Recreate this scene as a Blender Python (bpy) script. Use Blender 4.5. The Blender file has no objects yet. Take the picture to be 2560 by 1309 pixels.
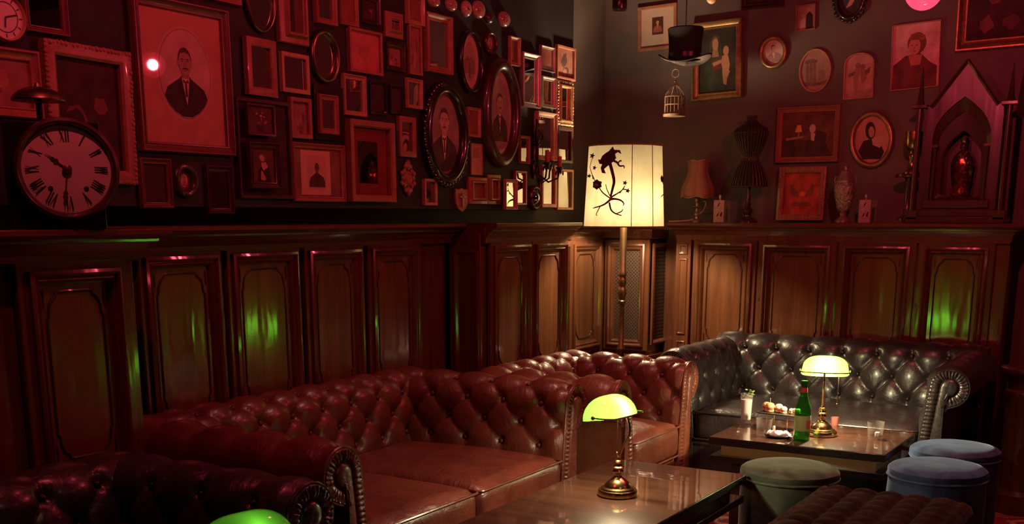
import bpy, math, random
from mathutils import Vector, Matrix
PI = math.pi
sin, cos = math.sin, math.cos
random.seed(7)
SC = bpy.context.scene
COL = SC.collection

# ------------------------------------------------------------------ camera, world, exposure
YAW, FPX, DPX, HOR, EYE = math.radians(31.0), 2820.0, 675.0, 540.0, 1.5
PITCH = math.atan(DPX / FPX)
CY = HOR + DPX
cam_data = bpy.data.cameras.new('camera')
cam = bpy.data.objects.new('camera', cam_data)
COL.objects.link(cam)
cam.location = (0, 0, EYE)
cam.rotation_euler = (PI / 2 - PITCH, 0, YAW)
cam_data.sensor_width = 36.0
cam_data.lens = 36.0 * FPX / 2560.0
cam_data.shift_y = (CY - 654.5) / 2560.0
cam_data.clip_start = 0.05
cam_data.dof.use_dof = True
cam_data.dof.focus_distance = 4.9
cam_data.dof.aperture_fstop = 6.5
SC.camera = cam

world = bpy.data.worlds.new('world')
SC.world = world
world.use_nodes = True
world.node_tree.nodes['Background'].inputs[0].default_value = (0.30, 0.10, 0.07, 1)
world.node_tree.nodes['Background'].inputs[1].default_value = 0.03
SC.view_settings.view_transform = 'Standard'
SC.view_settings.look = 'None'
SC.view_settings.exposure = 0.0
SC.view_settings.gamma = 1.0
SC.cycles.use_denoising = True
SC.cycles.max_bounces = 6
SC.cycles.diffuse_bounces = 3
SC.cycles.glossy_bounces = 4
SC.cycles.transmission_bounces = 6
SC.cycles.transparent_max_bounces = 10
SC.cycles.caustics_reflective = False
SC.cycles.caustics_refractive = False
SC.cycles.sample_clamp_indirect = 3.0


def lamp_light(name, loc, energy, color, radius=0.03, kind='POINT', parent=None, size=None, spot=None, rot=None):
    d = bpy.data.lights.new(name, kind)
    d.energy = energy
    d.color = color
    if kind == 'AREA':
        d.shape = 'DISK'
        d.size = size
    else:
        d.shadow_soft_size = radius
    if kind == 'SPOT':
        d.spot_size, d.spot_blend = spot
    o = bpy.data.objects.new(name, d)
    COL.objects.link(o)
    o.location = loc
    if rot:
        o.rotation_euler = rot
    if parent:
        o.parent = parent
    return o


# unseen warm lights added below the ceiling: narrow over the seats, one wide fill
for _n, (_x, _y, _e) in enumerate(((-1.95, 4.1, 5), (-1.2, 4.9, 4), (0.9, 1.6, 5.5))):
    lamp_light('warm_fill_light', (_x, _y, 3.22), _e, (1.0, 0.52, 0.38), kind='AREA', size=0.22).data.spread = math.radians(75 if _x < 0 else 150)


# ray through a pixel of the photograph -> point of the room
_cR = Matrix.Rotation(YAW, 3, 'Z') @ Matrix.Rotation(PI / 2 - PITCH, 3, 'X')


def ray(px, py):
    return _cR @ Vector(((px - 1280.0) / FPX, -(py - CY) / FPX, -1.0))


def hit(px, py, axis, val):
    d = ray(px, py)
    o = Vector((0, 0, EYE))
    t = (val - o['xyz'.index(axis)]) / d['xyz'.index(axis)]
    return o + d * t


def hx(px, py, v): return hit(px, py, 'x', v)
def hy(px, py, v): return hit(px, py, 'y', v)
def hz(px, py, v): return hit(px, py, 'z', v)


# ------------------------------------------------------------------ materials
def new_mat(name):
    m = bpy.data.materials.new(name)
    m.use_nodes = True
    nt = m.node_tree
    return m, nt, nt.nodes['Principled BSDF'], nt.nodes['Material Output']


def node(nt, t, **kw):
    n = nt.nodes.new(t)
    for k, v in kw.items():
        if k.startswith('i_'):
            n.inputs[k[2:].replace('_', ' ')].default_value = v
        else:
            setattr(n, k, v)
    return n


def simple(name, col, rough=0.5, metal=0.0, coat=0.0, noise=0.0, nscale=20.0, bump=0.0, spec=0.5, emit=None, coat_rough=0.05):
    m, nt, b, out = new_mat(name)
    b.inputs['Roughness'].default_value = rough
    b.inputs['Metallic'].default_value = metal
    b.inputs['Coat Weight'].default_value = coat
    b.inputs['Coat Roughness'].default_value = coat_rough
    b.inputs['Specular IOR Level'].default_value = spec
    b.inputs['Base Color'].default_value = (*col, 1)
    if noise or bump:
        tc = node(nt, 'ShaderNodeTexCoord')
        nz = node(nt, 'ShaderNodeTexNoise', i_Scale=nscale, i_Detail=5.0)
        nt.links.new(tc.outputs['Object'], nz.inputs['Vector'])
        if noise:
            r = node(nt, 'ShaderNodeValToRGB')
            r.color_ramp.elements[0].position = 0.3
            r.color_ramp.elements[1].position = 0.72
            r.color_ramp.elements[0].color = (*[c * (1 - noise) for c in col], 1)
            r.color_ramp.elements[1].color = (*[min(1, c * (1 + noise)) for c in col], 1)
            nt.links.new(nz.outputs['Fac'], r.inputs['Fac'])
            nt.links.new(r.outputs['Color'], b.inputs['Base Color'])
        if bump:
            bp = node(nt, 'ShaderNodeBump', i_Strength=bump, i_Distance=0.01)
            nt.links.new(nz.outputs['Fac'], bp.inputs['Height'])
            nt.links.new(bp.outputs['Normal'], b.inputs['Normal'])
    if emit:
        b.inputs['Emission Color'].default_value = (*emit[:3], 1)
        b.inputs['Emission Strength'].default_value = emit[3]
    return m


def wood(name, c1, c2, axis='z', rough=0.32, coat=0.8, coat_rough=0.13, wavy=0.25, ior=1.7, grain=1.0):
    m, nt, b, out = new_mat(name)
    tc = node(nt, 'ShaderNodeTexCoord')
    oi = node(nt, 'ShaderNodeObjectInfo')
    add = node(nt, 'ShaderNodeVectorMath', operation='ADD')
    mul = node(nt, 'ShaderNodeVectorMath', operation='SCALE')
    mul.inputs['Scale'].default_value = 7.3
    nt.links.new(oi.outputs['Random'], mul.inputs[0])
    nt.links.new(tc.outputs['Object'], add.inputs[0])
    nt.links.new(mul.outputs['Vector'], add.inputs[1])
    mp = node(nt, 'ShaderNodeMapping')
    s = {'z': (22, 22, 1.3), 'x': (1.3, 22, 22), 'y': (22, 1.3, 22)}[axis]
    mp.inputs['Scale'].default_value = [v * grain for v in s]
    nt.links.new(add.outputs['Vector'], mp.inputs['Vector'])
    nz = node(nt, 'ShaderNodeTexNoise', i_Scale=1.0, i_Detail=7.0, i_Roughness=0.62, i_Distortion=0.8)
    nt.links.new(mp.outputs['Vector'], nz.inputs['Vector'])
    r = node(nt, 'ShaderNodeValToRGB')
    r.color_ramp.elements[0].position = 0.32
    r.color_ramp.elements[1].position = 0.70
    r.color_ramp.elements[0].color = (*c1, 1)
    r.color_ramp.elements[1].color = (*c2, 1)
    nt.links.new(nz.outputs['Fac'], r.inputs['Fac'])
    nt.links.new(r.outputs['Color'], b.inputs['Base Color'])
    b.inputs['Roughness'].default_value = rough
    b.inputs['Coat Weight'].default_value = coat
    b.inputs['Coat Roughness'].default_value = coat_rough
    b.inputs['Coat IOR'].default_value = ior
    mp2 = node(nt, 'ShaderNodeMapping')
    mp2.inputs['Scale'].default_value = {'z': (7, 7, 1.2), 'x': (1.2, 7, 7), 'y': (7, 1.2, 7)}[axis]
    nt.links.new(add.outputs['Vector'], mp2.inputs['Vector'])
    nz2 = node(nt, 'ShaderNodeTexNoise', i_Scale=1.6, i_Detail=2.0)
    nt.links.new(mp2.outputs['Vector'], nz2.inputs['Vector'])
    bp = node(nt, 'ShaderNodeBump', i_Strength=wavy, i_Distance=0.02)
    nt.links.new(nz2.outputs['Fac'], bp.inputs['Height'])
    bp2 = node(nt, 'ShaderNodeBump', i_Strength=0.12, i_Distance=0.002)
    nt.links.new(nz.outputs['Fac'], bp2.inputs['Height'])
    nt.links.new(bp.outputs['Normal'], bp2.inputs['Normal'])
    nt.links.new(bp2.outputs['Normal'], b.inputs['Normal'])
    nt.links.new(bp.outputs['Normal'], b.inputs['Coat Normal'])
    return m


def leather(name, c1, c2, rough=0.36, wrinkle=0.5, coat=0.25):
    m, nt, b, out = new_mat(name)
    tc = node(nt, 'ShaderNodeTexCoord')
    nz = node(nt, 'ShaderNodeTexNoise', i_Scale=5.0, i_Detail=8.0, i_Roughness=0.65)
    nt.links.new(tc.outputs['Object'], nz.inputs['Vector'])
    r = node(nt, 'ShaderNodeValToRGB')
    r.color_ramp.elements[0].position = 0.33
    r.color_ramp.elements[1].position = 0.68
    r.color_ramp.elements[0].color = (*c1, 1)
    r.color_ramp.elements[1].color = (*c2, 1)
    nt.links.new(nz.outputs['Fac'], r.inputs['Fac'])
    nt.links.new(r.outputs['Color'], b.inputs['Base Color'])
    b.inputs['Coat Weight'].default_value = coat
    b.inputs['Coat Roughness'].default_value = 0.22
    mr = node(nt, 'ShaderNodeMapRange')
    mr.inputs['To Min'].default_value = rough - 0.1
    mr.inputs['To Max'].default_value = rough + 0.12
    nt.links.new(nz.outputs['Fac'], mr.inputs['Value'])
    nt.links.new(mr.outputs['Result'], b.inputs['Roughness'])
    vo = node(nt, 'ShaderNodeTexVoronoi', feature='DISTANCE_TO_EDGE', i_Scale=230.0)
    nt.links.new(tc.outputs['Object'], vo.inputs['Vector'])
    bp = node(nt, 'ShaderNodeBump', i_Strength=0.10, i_Distance=0.002)
    nt.links.new(vo.outputs['Distance'], bp.inputs['Height'])
    mpw = node(nt, 'ShaderNodeMapping')
    mpw.inputs['Scale'].default_value = (9, 16, 9)
    nt.links.new(tc.outputs['Object'], mpw.inputs['Vector'])
    nz3 = node(nt, 'ShaderNodeTexNoise', i_Scale=1.0, i_Detail=5.0, i_Roughness=0.6, i_Distortion=1.6)
    nt.links.new(mpw.outputs['Vector'], nz3.inputs['Vector'])
    bp2 = node(nt, 'ShaderNodeBump', i_Strength=wrinkle, i_Distance=0.012)
    nt.links.new(nz3.outputs['Fac'], bp2.inputs['Height'])
    nt.links.new(bp.outputs['Normal'], bp2.inputs['Normal'])
    nt.links.new(bp2.outputs['Normal'], b.inputs['Normal'])
    return m


def velvet(name, col, sheen=1.0):
    m, nt, b, out = new_mat(name)
    b.inputs['Base Color'].default_value = (*col, 1)
    b.inputs['Roughness'].default_value = 0.9
    b.inputs['Specular IOR Level'].default_value = 0.1
    b.inputs['Sheen Weight'].default_value = sheen
    b.inputs['Sheen Roughness'].default_value = 0.35
    b.inputs['Sheen Tint'].default_value = (*[min(1, c * 3 + 0.15) for c in col], 1)
    tc = node(nt, 'ShaderNodeTexCoord')
    nz = node(nt, 'ShaderNodeTexNoise', i_Scale=7.0, i_Detail=4.0, i_Distortion=1.0)
    nt.links.new(tc.outputs['Object'], nz.inputs['Vector'])
    r = node(nt, 'ShaderNodeValToRGB')
    r.color_ramp.elements[0].position = 0.4
    r.color_ramp.elements[1].position = 0.62
    r.color_ramp.elements[0].color = (*[c * 0.65 for c in col], 1)
    r.color_ramp.elements[1].color = (*[min(1, c * 1.35) for c in col], 1)
    nt.links.new(nz.outputs['Fac'], r.inputs['Fac'])
    nt.links.new(r.outputs['Color'], b.inputs['Base Color'])
    return m


def shade_mat(name, col, trans=0.75, through=0.0, gloss=0.0, noise=0.0):
    """lampshade stuff: diffuse + translucent, so the bulb inside really lights it"""
    m = bpy.data.materials.new(name)
    m.use_nodes = True
    nt = m.node_tree
    for n in list(nt.nodes):
        nt.nodes.remove(n)
    out = node(nt, 'ShaderNodeOutputMaterial')
    d = node(nt, 'ShaderNodeBsdfDiffuse')
    t = node(nt, 'ShaderNodeBsdfTranslucent')
    d.inputs['Color'].default_value = (*col, 1)
    t.inputs['Color'].default_value = (*col, 1)
    if noise:
        tc = node(nt, 'ShaderNodeTexCoord')
        nz = node(nt, 'ShaderNodeTexNoise', i_Scale=9.0, i_Detail=4.0)
        nt.links.new(tc.outputs['Object'], nz.inputs['Vector'])
        r = node(nt, 'ShaderNodeValToRGB')
        r.color_ramp.elements[0].color = (*[c * (1 - noise) for c in col], 1)
        r.color_ramp.elements[1].color = (*col, 1)
        r.color_ramp.elements[0].position = 0.3
        r.color_ramp.elements[1].position = 0.6
        nt.links.new(nz.outputs['Fac'], r.inputs['Fac'])
        nt.links.new(r.outputs['Color'], d.inputs['Color'])
        nt.links.new(r.outputs['Color'], t.inputs['Color'])
    mx = node(nt, 'ShaderNodeMixShader')
    mx.inputs[0].default_value = trans
    nt.links.new(d.outputs[0], mx.inputs[1])
    nt.links.new(t.outputs[0], mx.inputs[2])
    last = mx
    if through:
        tr = node(nt, 'ShaderNodeBsdfTransparent')
        tr.inputs['Color'].default_value = (*col, 1)
        mx2 = node(nt, 'ShaderNodeMixShader')
        mx2.inputs[0].default_value = through
        nt.links.new(last.outputs[0], mx2.inputs[1])
        nt.links.new(tr.outputs[0], mx2.inputs[2])
        last = mx2
    if gloss:
        g = node(nt, 'ShaderNodeBsdfGlossy', i_Roughness=0.08)
        f = node(nt, 'ShaderNodeFresnel', i_IOR=1.5)
        mx3 = node(nt, 'ShaderNodeMixShader')
        nt.links.new(f.outputs[0], mx3.inputs[0])
        nt.links.new(last.outputs[0], mx3.inputs[1])
        nt.links.new(g.outputs[0], mx3.inputs[2])
        last = mx3
    nt.links.new(last.outputs[0], out.inputs[0])
    return m


def glass_mat(name, tint=(1, 1, 1), ior=1.5, rough=0.02, emit=None, body=0.0, body_col=(1, 1, 1)):
    """thin glass: tinted see-through + sharp reflection"""
    m = bpy.data.materials.new(name)
    m.use_nodes = True
    nt = m.node_tree
    for n in list(nt.nodes):
        nt.nodes.remove(n)
    out = node(nt, 'ShaderNodeOutputMaterial')
    t = node(nt, 'ShaderNodeBsdfTransparent')
    t.inputs['Color'].default_value = (*tint, 1)
    last = t
    if body:
        d = node(nt, 'ShaderNodeBsdfDiffuse')
        d.inputs['Color'].default_value = (*body_col, 1)
        mb = node(nt, 'ShaderNodeMixShader')
        mb.inputs[0].default_value = body
        nt.links.new(t.outputs[0], mb.inputs[1])
        nt.links.new(d.outputs[0], mb.inputs[2])
        last = mb
    g = node(nt, 'ShaderNodeBsdfGlossy', i_Roughness=rough)
    f = node(nt, 'ShaderNodeFresnel', i_IOR=ior)
    geo = node(nt, 'ShaderNodeNewGeometry')        # thin sheet: same reflection from both of its sides
    mr = node(nt, 'ShaderNodeMapRange')
    mr.inputs['To Min'].default_value = ior
    mr.inputs['To Max'].default_value = 1.0 / ior
    nt.links.new(geo.outputs['Backfacing'], mr.inputs['Value'])
    nt.links.new(mr.outputs['Result'], f.inputs['IOR'])
    mx = node(nt, 'ShaderNodeMixShader')
    nt.links.new(f.outputs[0], mx.inputs[0])
    nt.links.new(last.outputs[0], mx.inputs[1])
    nt.links.new(g.outputs[0], mx.inputs[2])
    last = mx
    if emit:
        e = node(nt, 'ShaderNodeEmission')
        e.inputs['Color'].default_value = (*emit[:3], 1)
        e.inputs['Strength'].default_value = emit[3]
        ad = node(nt, 'ShaderNodeAddShader')
        nt.links.new(last.outputs[0], ad.inputs[0])
        nt.links.new(e.outputs[0], ad.inputs[1])
        last = ad
    nt.links.new(last.outputs[0], out.inputs[0])
    return m


M = {}
M['wood_z'] = wood('varnished_wood_upright', (0.068, 0.022, 0.009), (0.155, 0.056, 0.024), 'z')
M['wood_x'] = wood('varnished_wood_level', (0.075, 0.024, 0.010), (0.155, 0.055, 0.024), 'x')
M['panel_wood'] = wood('varnished_wood_panel', (0.090, 0.030, 0.010), (0.20, 0.080, 0.030), 'z', grain=0.8)
M['groove'] = simple('dark_groove', (0.030, 0.010, 0.005), 0.4, coat=0.4)
M['table_wood'] = wood('table_veneer', (0.048, 0.020, 0.012), (0.098, 0.040, 0.022), 'x', rough=0.35, coat=1.0, coat_rough=0.03, wavy=0.03, ior=1.75)
M['table_edge'] = simple('table_edge_black', (0.012, 0.007, 0.006), 0.25, coat=0.6)
M['amber_wood'] = wood('amber_rail', (0.22, 0.10, 0.035), (0.34, 0.17, 0.06), 'x', rough=0.3)
M['red_leather'] = leather('red_brown_leather', (0.095, 0.021, 0.014), (0.165, 0.042, 0.025))
M['brown_leather'] = leather('chestnut_leather', (0.13, 0.036, 0.020), (0.23, 0.068, 0.036))
M['black_leather'] = leather('black_leather', (0.018, 0.015, 0.015), (0.042, 0.034, 0.033), rough=0.34, coat=0.4)
M['red_button'] = simple('red_leather_button', (0.09, 0.018, 0.012), 0.4)
M['black_button'] = simple('black_leather_button', (0.010, 0.009, 0.009), 0.35)
M['foot_wood'] = simple('dark_foot', (0.03, 0.014, 0.008), 0.4)
M['wall_grey'] = simple('grey_brown_paint', (0.130, 0.100, 0.088), 0.6, noise=0.18, nscale=3.0, bump=0.08)
M['wall_black'] = simple('black_paint', (0.013, 0.008, 0.008), 0.7, noise=0.2, nscale=4.0)
M['ceiling'] = simple('dark_ceiling_paint', (0.03, 0.024, 0.022), 0.8)
M['brass'] = simple('antique_brass', (0.52, 0.36, 0.16), 0.22, metal=1.0, noise=0.1, nscale=30)
M['dark_brass'] = simple('dark_brass', (0.25, 0.17, 0.09), 0.35, metal=1.0, noise=0.2)
M['gold'] = simple('dull_gilt', (0.42, 0.25, 0.12), 0.38, metal=0.75, noise=0.25, nscale=40, bump=0.1)
M['copper_frame'] = simple('reddish_wood_frame', (0.34, 0.135, 0.080), 0.38, noise=0.2, nscale=30, coat=0.3)
M['pale_frame'] = simple('light_oak_frame', (0.50, 0.28, 0.15), 0.42, noise=0.2, nscale=30, coat=0.2)
M['mahogany_frame'] = simple('mahogany_frame', (0.17, 0.060, 0.040), 0.35, noise=0.25, nscale=30, coat=0.3)
M['dark_frame'] = simple('dark_stained_frame', (0.060, 0.022, 0.016), 0.32, noise=0.3, nscale=20, coat=0.5)
M['black_frame'] = simple('black_lacquer_frame', (0.020, 0.012, 0.010), 0.25, coat=0.8)
M['silver_frame'] = simple('worn_silver_frame', (0.45, 0.36, 0.30), 0.4, metal=0.7, noise=0.2)
M['mirror'] = simple('mirror_glass', (0.72, 0.70, 0.68), 0.02, metal=1.0)
M['pane'] = glass_mat('picture_glass')
M['iron'] = simple('black_iron', (0.030, 0.022, 0.020), 0.4, metal=0.4, noise=0.3, nscale=50)
M['cream'] = simple('clock_enamel', (0.72, 0.60, 0.50), 0.25, coat=0.5, noise=0.05)
M['ink'] = simple('black_ink', (0.015, 0.010, 0.010), 0.5)
M['black'] = simple('black_gloss', (0.012, 0.010, 0.010), 0.3, coat=0.3)
M['steel'] = simple('polished_steel', (0.6, 0.56, 0.52), 0.2, metal=1.0)
M['candle'] = simple('red_candle_wax', (0.42, 0.10, 0.06), 0.5)
M['shade_cream'] = shade_mat('parchment_shade', (0.056, 0.048, 0.031), 0.8, noise=0.16)
M['shade_line'] = simple('shade_seam', (0.05, 0.018, 0.01), 0.7)
M['shade_ink'] = simple('shade_painting_brown', (0.065, 0.030, 0.018), 0.7, noise=0.4, nscale=60)
M['shade_ochre'] = simple('shade_painting_ochre', (0.42, 0.20, 0.06), 0.7)
M['green_glass'] = shade_mat('green_lamp_glass', (0.036, 0.19, 0.015), 0.85, gloss=1)
M['bulb'] = glass_mat('lit_bulb', (1, .97, .9), emit=(1.0, 0.86, 0.55, 4.0))
M['pink_fabric'] = shade_mat('apricot_silk', (0.52, 0.27, 0.19), 0.35, noise=0.1)
M['pink_trim'] = simple('apricot_trim', (0.55, 0.33, 0.24), 0.7)
M['red_globe'] = glass_mat('red_glass_globe', (1.0, 0.32, 0.40), emit=(1.0, 0.05, 0.10, 1.3))
M['bottle_glass'] = glass_mat('green_bottle_glass', (0.16, 0.62, 0.12), body=0.22, body_col=(0.05, 0.30, 0.04))
M['clear_glass'] = glass_mat('clear_glass', (0.97, 0.96, 0.95), ior=1.22, body=.05, body_col=(.8, .75, .7))
M['frosty_drink'] = simple('cloudy_white_drink', (0.55, 0.50, 0.47), 0.4)
M['mint'] = simple('mint_leaf', (0.28, 0.42, 0.10), 0.6)
M['ice'] = simple('melting_ice', (0.75, 0.75, 0.75), 0.15, spec=0.8)
M['water'] = glass_mat('clear_drink', (0.92, 0.84, 0.78), ior=1.2)
M['bun'] = simple('golden_bun_crust', (0.62, 0.27, 0.11), 0.45, noise=0.25, nscale=40)
M['bun_pale'] = simple('pale_bun_crust', (0.72, 0.50, 0.28), 0.5, noise=0.15, nscale=40)
M['filling'] = simple('red_filling', (0.55, 0.10, 0.05), 0.5)
M['slate'] = simple('black_slate_plate', (0.03, 0.025, 0.022), 0.4)
M['napkin'] = simple('white_paper_napkin', (0.72, 0.66, 0.60), 0.8, noise=0.06, nscale=30)
M['paper_red'] = simple('red_print', (0.42, 0.06, 0.04), 0.6)
M['paper_label'] = simple('bottle_label', (0.30, 0.42, 0.14), 0.6)
M['green_velvet'] = velvet('grey_green_velvet', (0.055, 0.070, 0.048))
M['blue_velvet'] = velvet('blue_velvet', (0.042, 0.074, 0.145))
M['brown_velvet'] = velvet('brown_velvet', (0.024, 0.013, 0.008), 0.3)
M['felt'] = simple('black_felt', (0.009, 0.005, 0.006), 0.8, noise=0.2)
M['felt_brim'] = simple('worn_grey_lining', (0.13, 0.10, 0.085), 0.8, noise=0.2)
M['cage'] = simple('rusty_cage_wire', (0.16, 0.095, 0.060), 0.6, noise=0.3, nscale=40)
M['wire'] = simple('dark_wire', (0.14, 0.085, 0.065), 0.4, metal=0.6)
M['shrine_wood'] = wood('shrine_walnut', (0.036, 0.014, 0.009), (0.080, 0.030, 0.019), 'z', coat=0.4, coat_rough=0.2)
M['chrome_gold'] = simple('tarnished_gold', (0.45, 0.28, 0.12), 0.25, metal=1.0, noise=0.3, nscale=30)
M['cut_glass'] = simple('cut_crystal', (0.45, 0.36, 0.32), 0.12, metal=0.55, noise=0.5, nscale=90, bump=0.9)


def foil():
    m, nt, b, out = new_mat('tinsel_foil')
    tc = node(nt, 'ShaderNodeTexCoord')
    vo = node(nt, 'ShaderNodeTexVoronoi', i_Scale=95.0)
    nt.links.new(tc.outputs['Object'], vo.inputs['Vector'])
    r = node(nt, 'ShaderNodeValToRGB')
    cr = r.color_ramp
    cr.elements[0].color = (0.5, 0.03, 0.05, 1)
    cr.elements[1].color = (0.75, 0.45, 0.10, 1)
    e = cr.elements.new(0.35); e.color = (0.30, 0.05, 0.12, 1)
    e = cr.elements.new(0.6); e.color = (0.20, 0.30, 0.06, 1)
    sp = node(nt, 'ShaderNodeSeparateColor')
    nt.links.new(vo.outputs['Color'], sp.inputs[0])
    nt.links.new(sp.outputs[0], r.inputs['Fac'])
    nt.links.new(r.outputs['Color'], b.inputs['Base Color'])
    b.inputs['Metallic'].default_value = 0.9
    b.inputs['Roughness'].default_value = 0.18
    bp = node(nt, 'ShaderNodeBump', i_Strength=1.0, i_Distance=0.02)
    nt.links.new(sp.outputs[1], bp.inputs['Height'])
    nt.links.new(bp.outputs['Normal'], b.inputs['Normal'])
    return m


def carpet():
    m, nt, b, out = new_mat('red_patterned_carpet')
    tc = node(nt, 'ShaderNodeTexCoord')
    vo = node(nt, 'ShaderNodeTexVoronoi', i_Scale=4.5, feature='SMOOTH_F1')
    nt.links.new(tc.outputs['Object'], vo.inputs['Vector'])
    w = node(nt, 'ShaderNodeTexWave', i_Scale=2.2, i_Distortion=6.0, i_Detail=3.0, wave_type='RINGS')
    nt.links.new(vo.outputs['Color'], w.inputs['Vector'])
    r = node(nt, 'ShaderNodeValToRGB')
    cr = r.color_ramp
    cr.elements[0].color = (0.16, 0.015, 0.018, 1)
    cr.elements[1].color = (0.38, 0.16, 0.11, 1)
    e = cr.elements.new(0.45); e.color = (0.22, 0.02, 0.025, 1)
    e = cr.elements.new(0.75); e.color = (0.10, 0.03, 0.05, 1)
    nt.links.new(w.outputs['Fac'], r.inputs['Fac'])
    nt.links.new(r.outputs['Color'], b.inputs['Base Color'])
    b.inputs['Roughness'].default_value = 0.95
    b.inputs['Specular IOR Level'].default_value = 0.1
    return m


def lattice():
    """fretwork cloth behind the corner grille: diamond pattern"""
    m, nt, b, out = new_mat('diamond_fretwork')
    tc = node(nt, 'ShaderNodeTexCoord')
    mp = node(nt, 'ShaderNodeMapping')
    mp.inputs['Rotation'].default_value = (0, PI / 4, 0)
    mp.inputs['Scale'].default_value = (62, 62, 62)
    nt.links.new(tc.outputs['Object'], mp.inputs['Vector'])
    fr = node(nt, 'ShaderNodeVectorMath', operation='FRACTION')
    nt.links.new(mp.outputs['Vector'], fr.inputs[0])
    sp = node(nt, 'ShaderNodeSeparateXYZ')
    nt.links.new(fr.outputs[0], sp.inputs[0])
    a = node(nt, 'ShaderNodeMath', operation='LESS_THAN'); a.inputs[1].default_value = 0.35
    c = node(nt, 'ShaderNodeMath', operation='LESS_THAN'); c.inputs[1].default_value = 0.35
    nt.links.new(sp.outputs[0], a.inputs[0])
    nt.links.new(sp.outputs[2], c.inputs[0])
    mx = node(nt, 'ShaderNodeMath', operation='MAXIMUM')
    nt.links.new(a.outputs[0], mx.inputs[0])
    nt.links.new(c.outputs[0], mx.inputs[1])
    r = node(nt, 'ShaderNodeValToRGB')
    r.color_ramp.elements[0].color = (0.018, 0.012, 0.010, 1)
    r.color_ramp.elements[1].color = (0.085, 0.050, 0.033, 1)
    nt.links.new(mx.outputs[0], r.inputs['Fac'])
    nt.links.new(r.outputs['Color'], b.inputs['Base Color'])
    bp = node(nt, 'ShaderNodeBump', i_Strength=0.8, i_Distance=0.006)
    nt.links.new(mx.outputs[0], bp.inputs['Height'])
    nt.links.new(bp.outputs['Normal'], b.inputs['Normal'])
    b.inputs['Roughness'].default_value = 0.5
    return m


M['foil'] = foil()
M['carpet'] = carpet()
M['lattice'] = lattice()
_pc = {}


def paint(col, noise=0.16, scale=14.0):
    col = tuple(min(.9, c * 1.7) for c in col)
    k = tuple(round(c, 3) for c in col) + (noise,)
    if k not in _pc:
        _pc[k] = simple('picture_paint', col, 0.6, noise=noise, nscale=scale, spec=0.25)
    return _pc[k]


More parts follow.
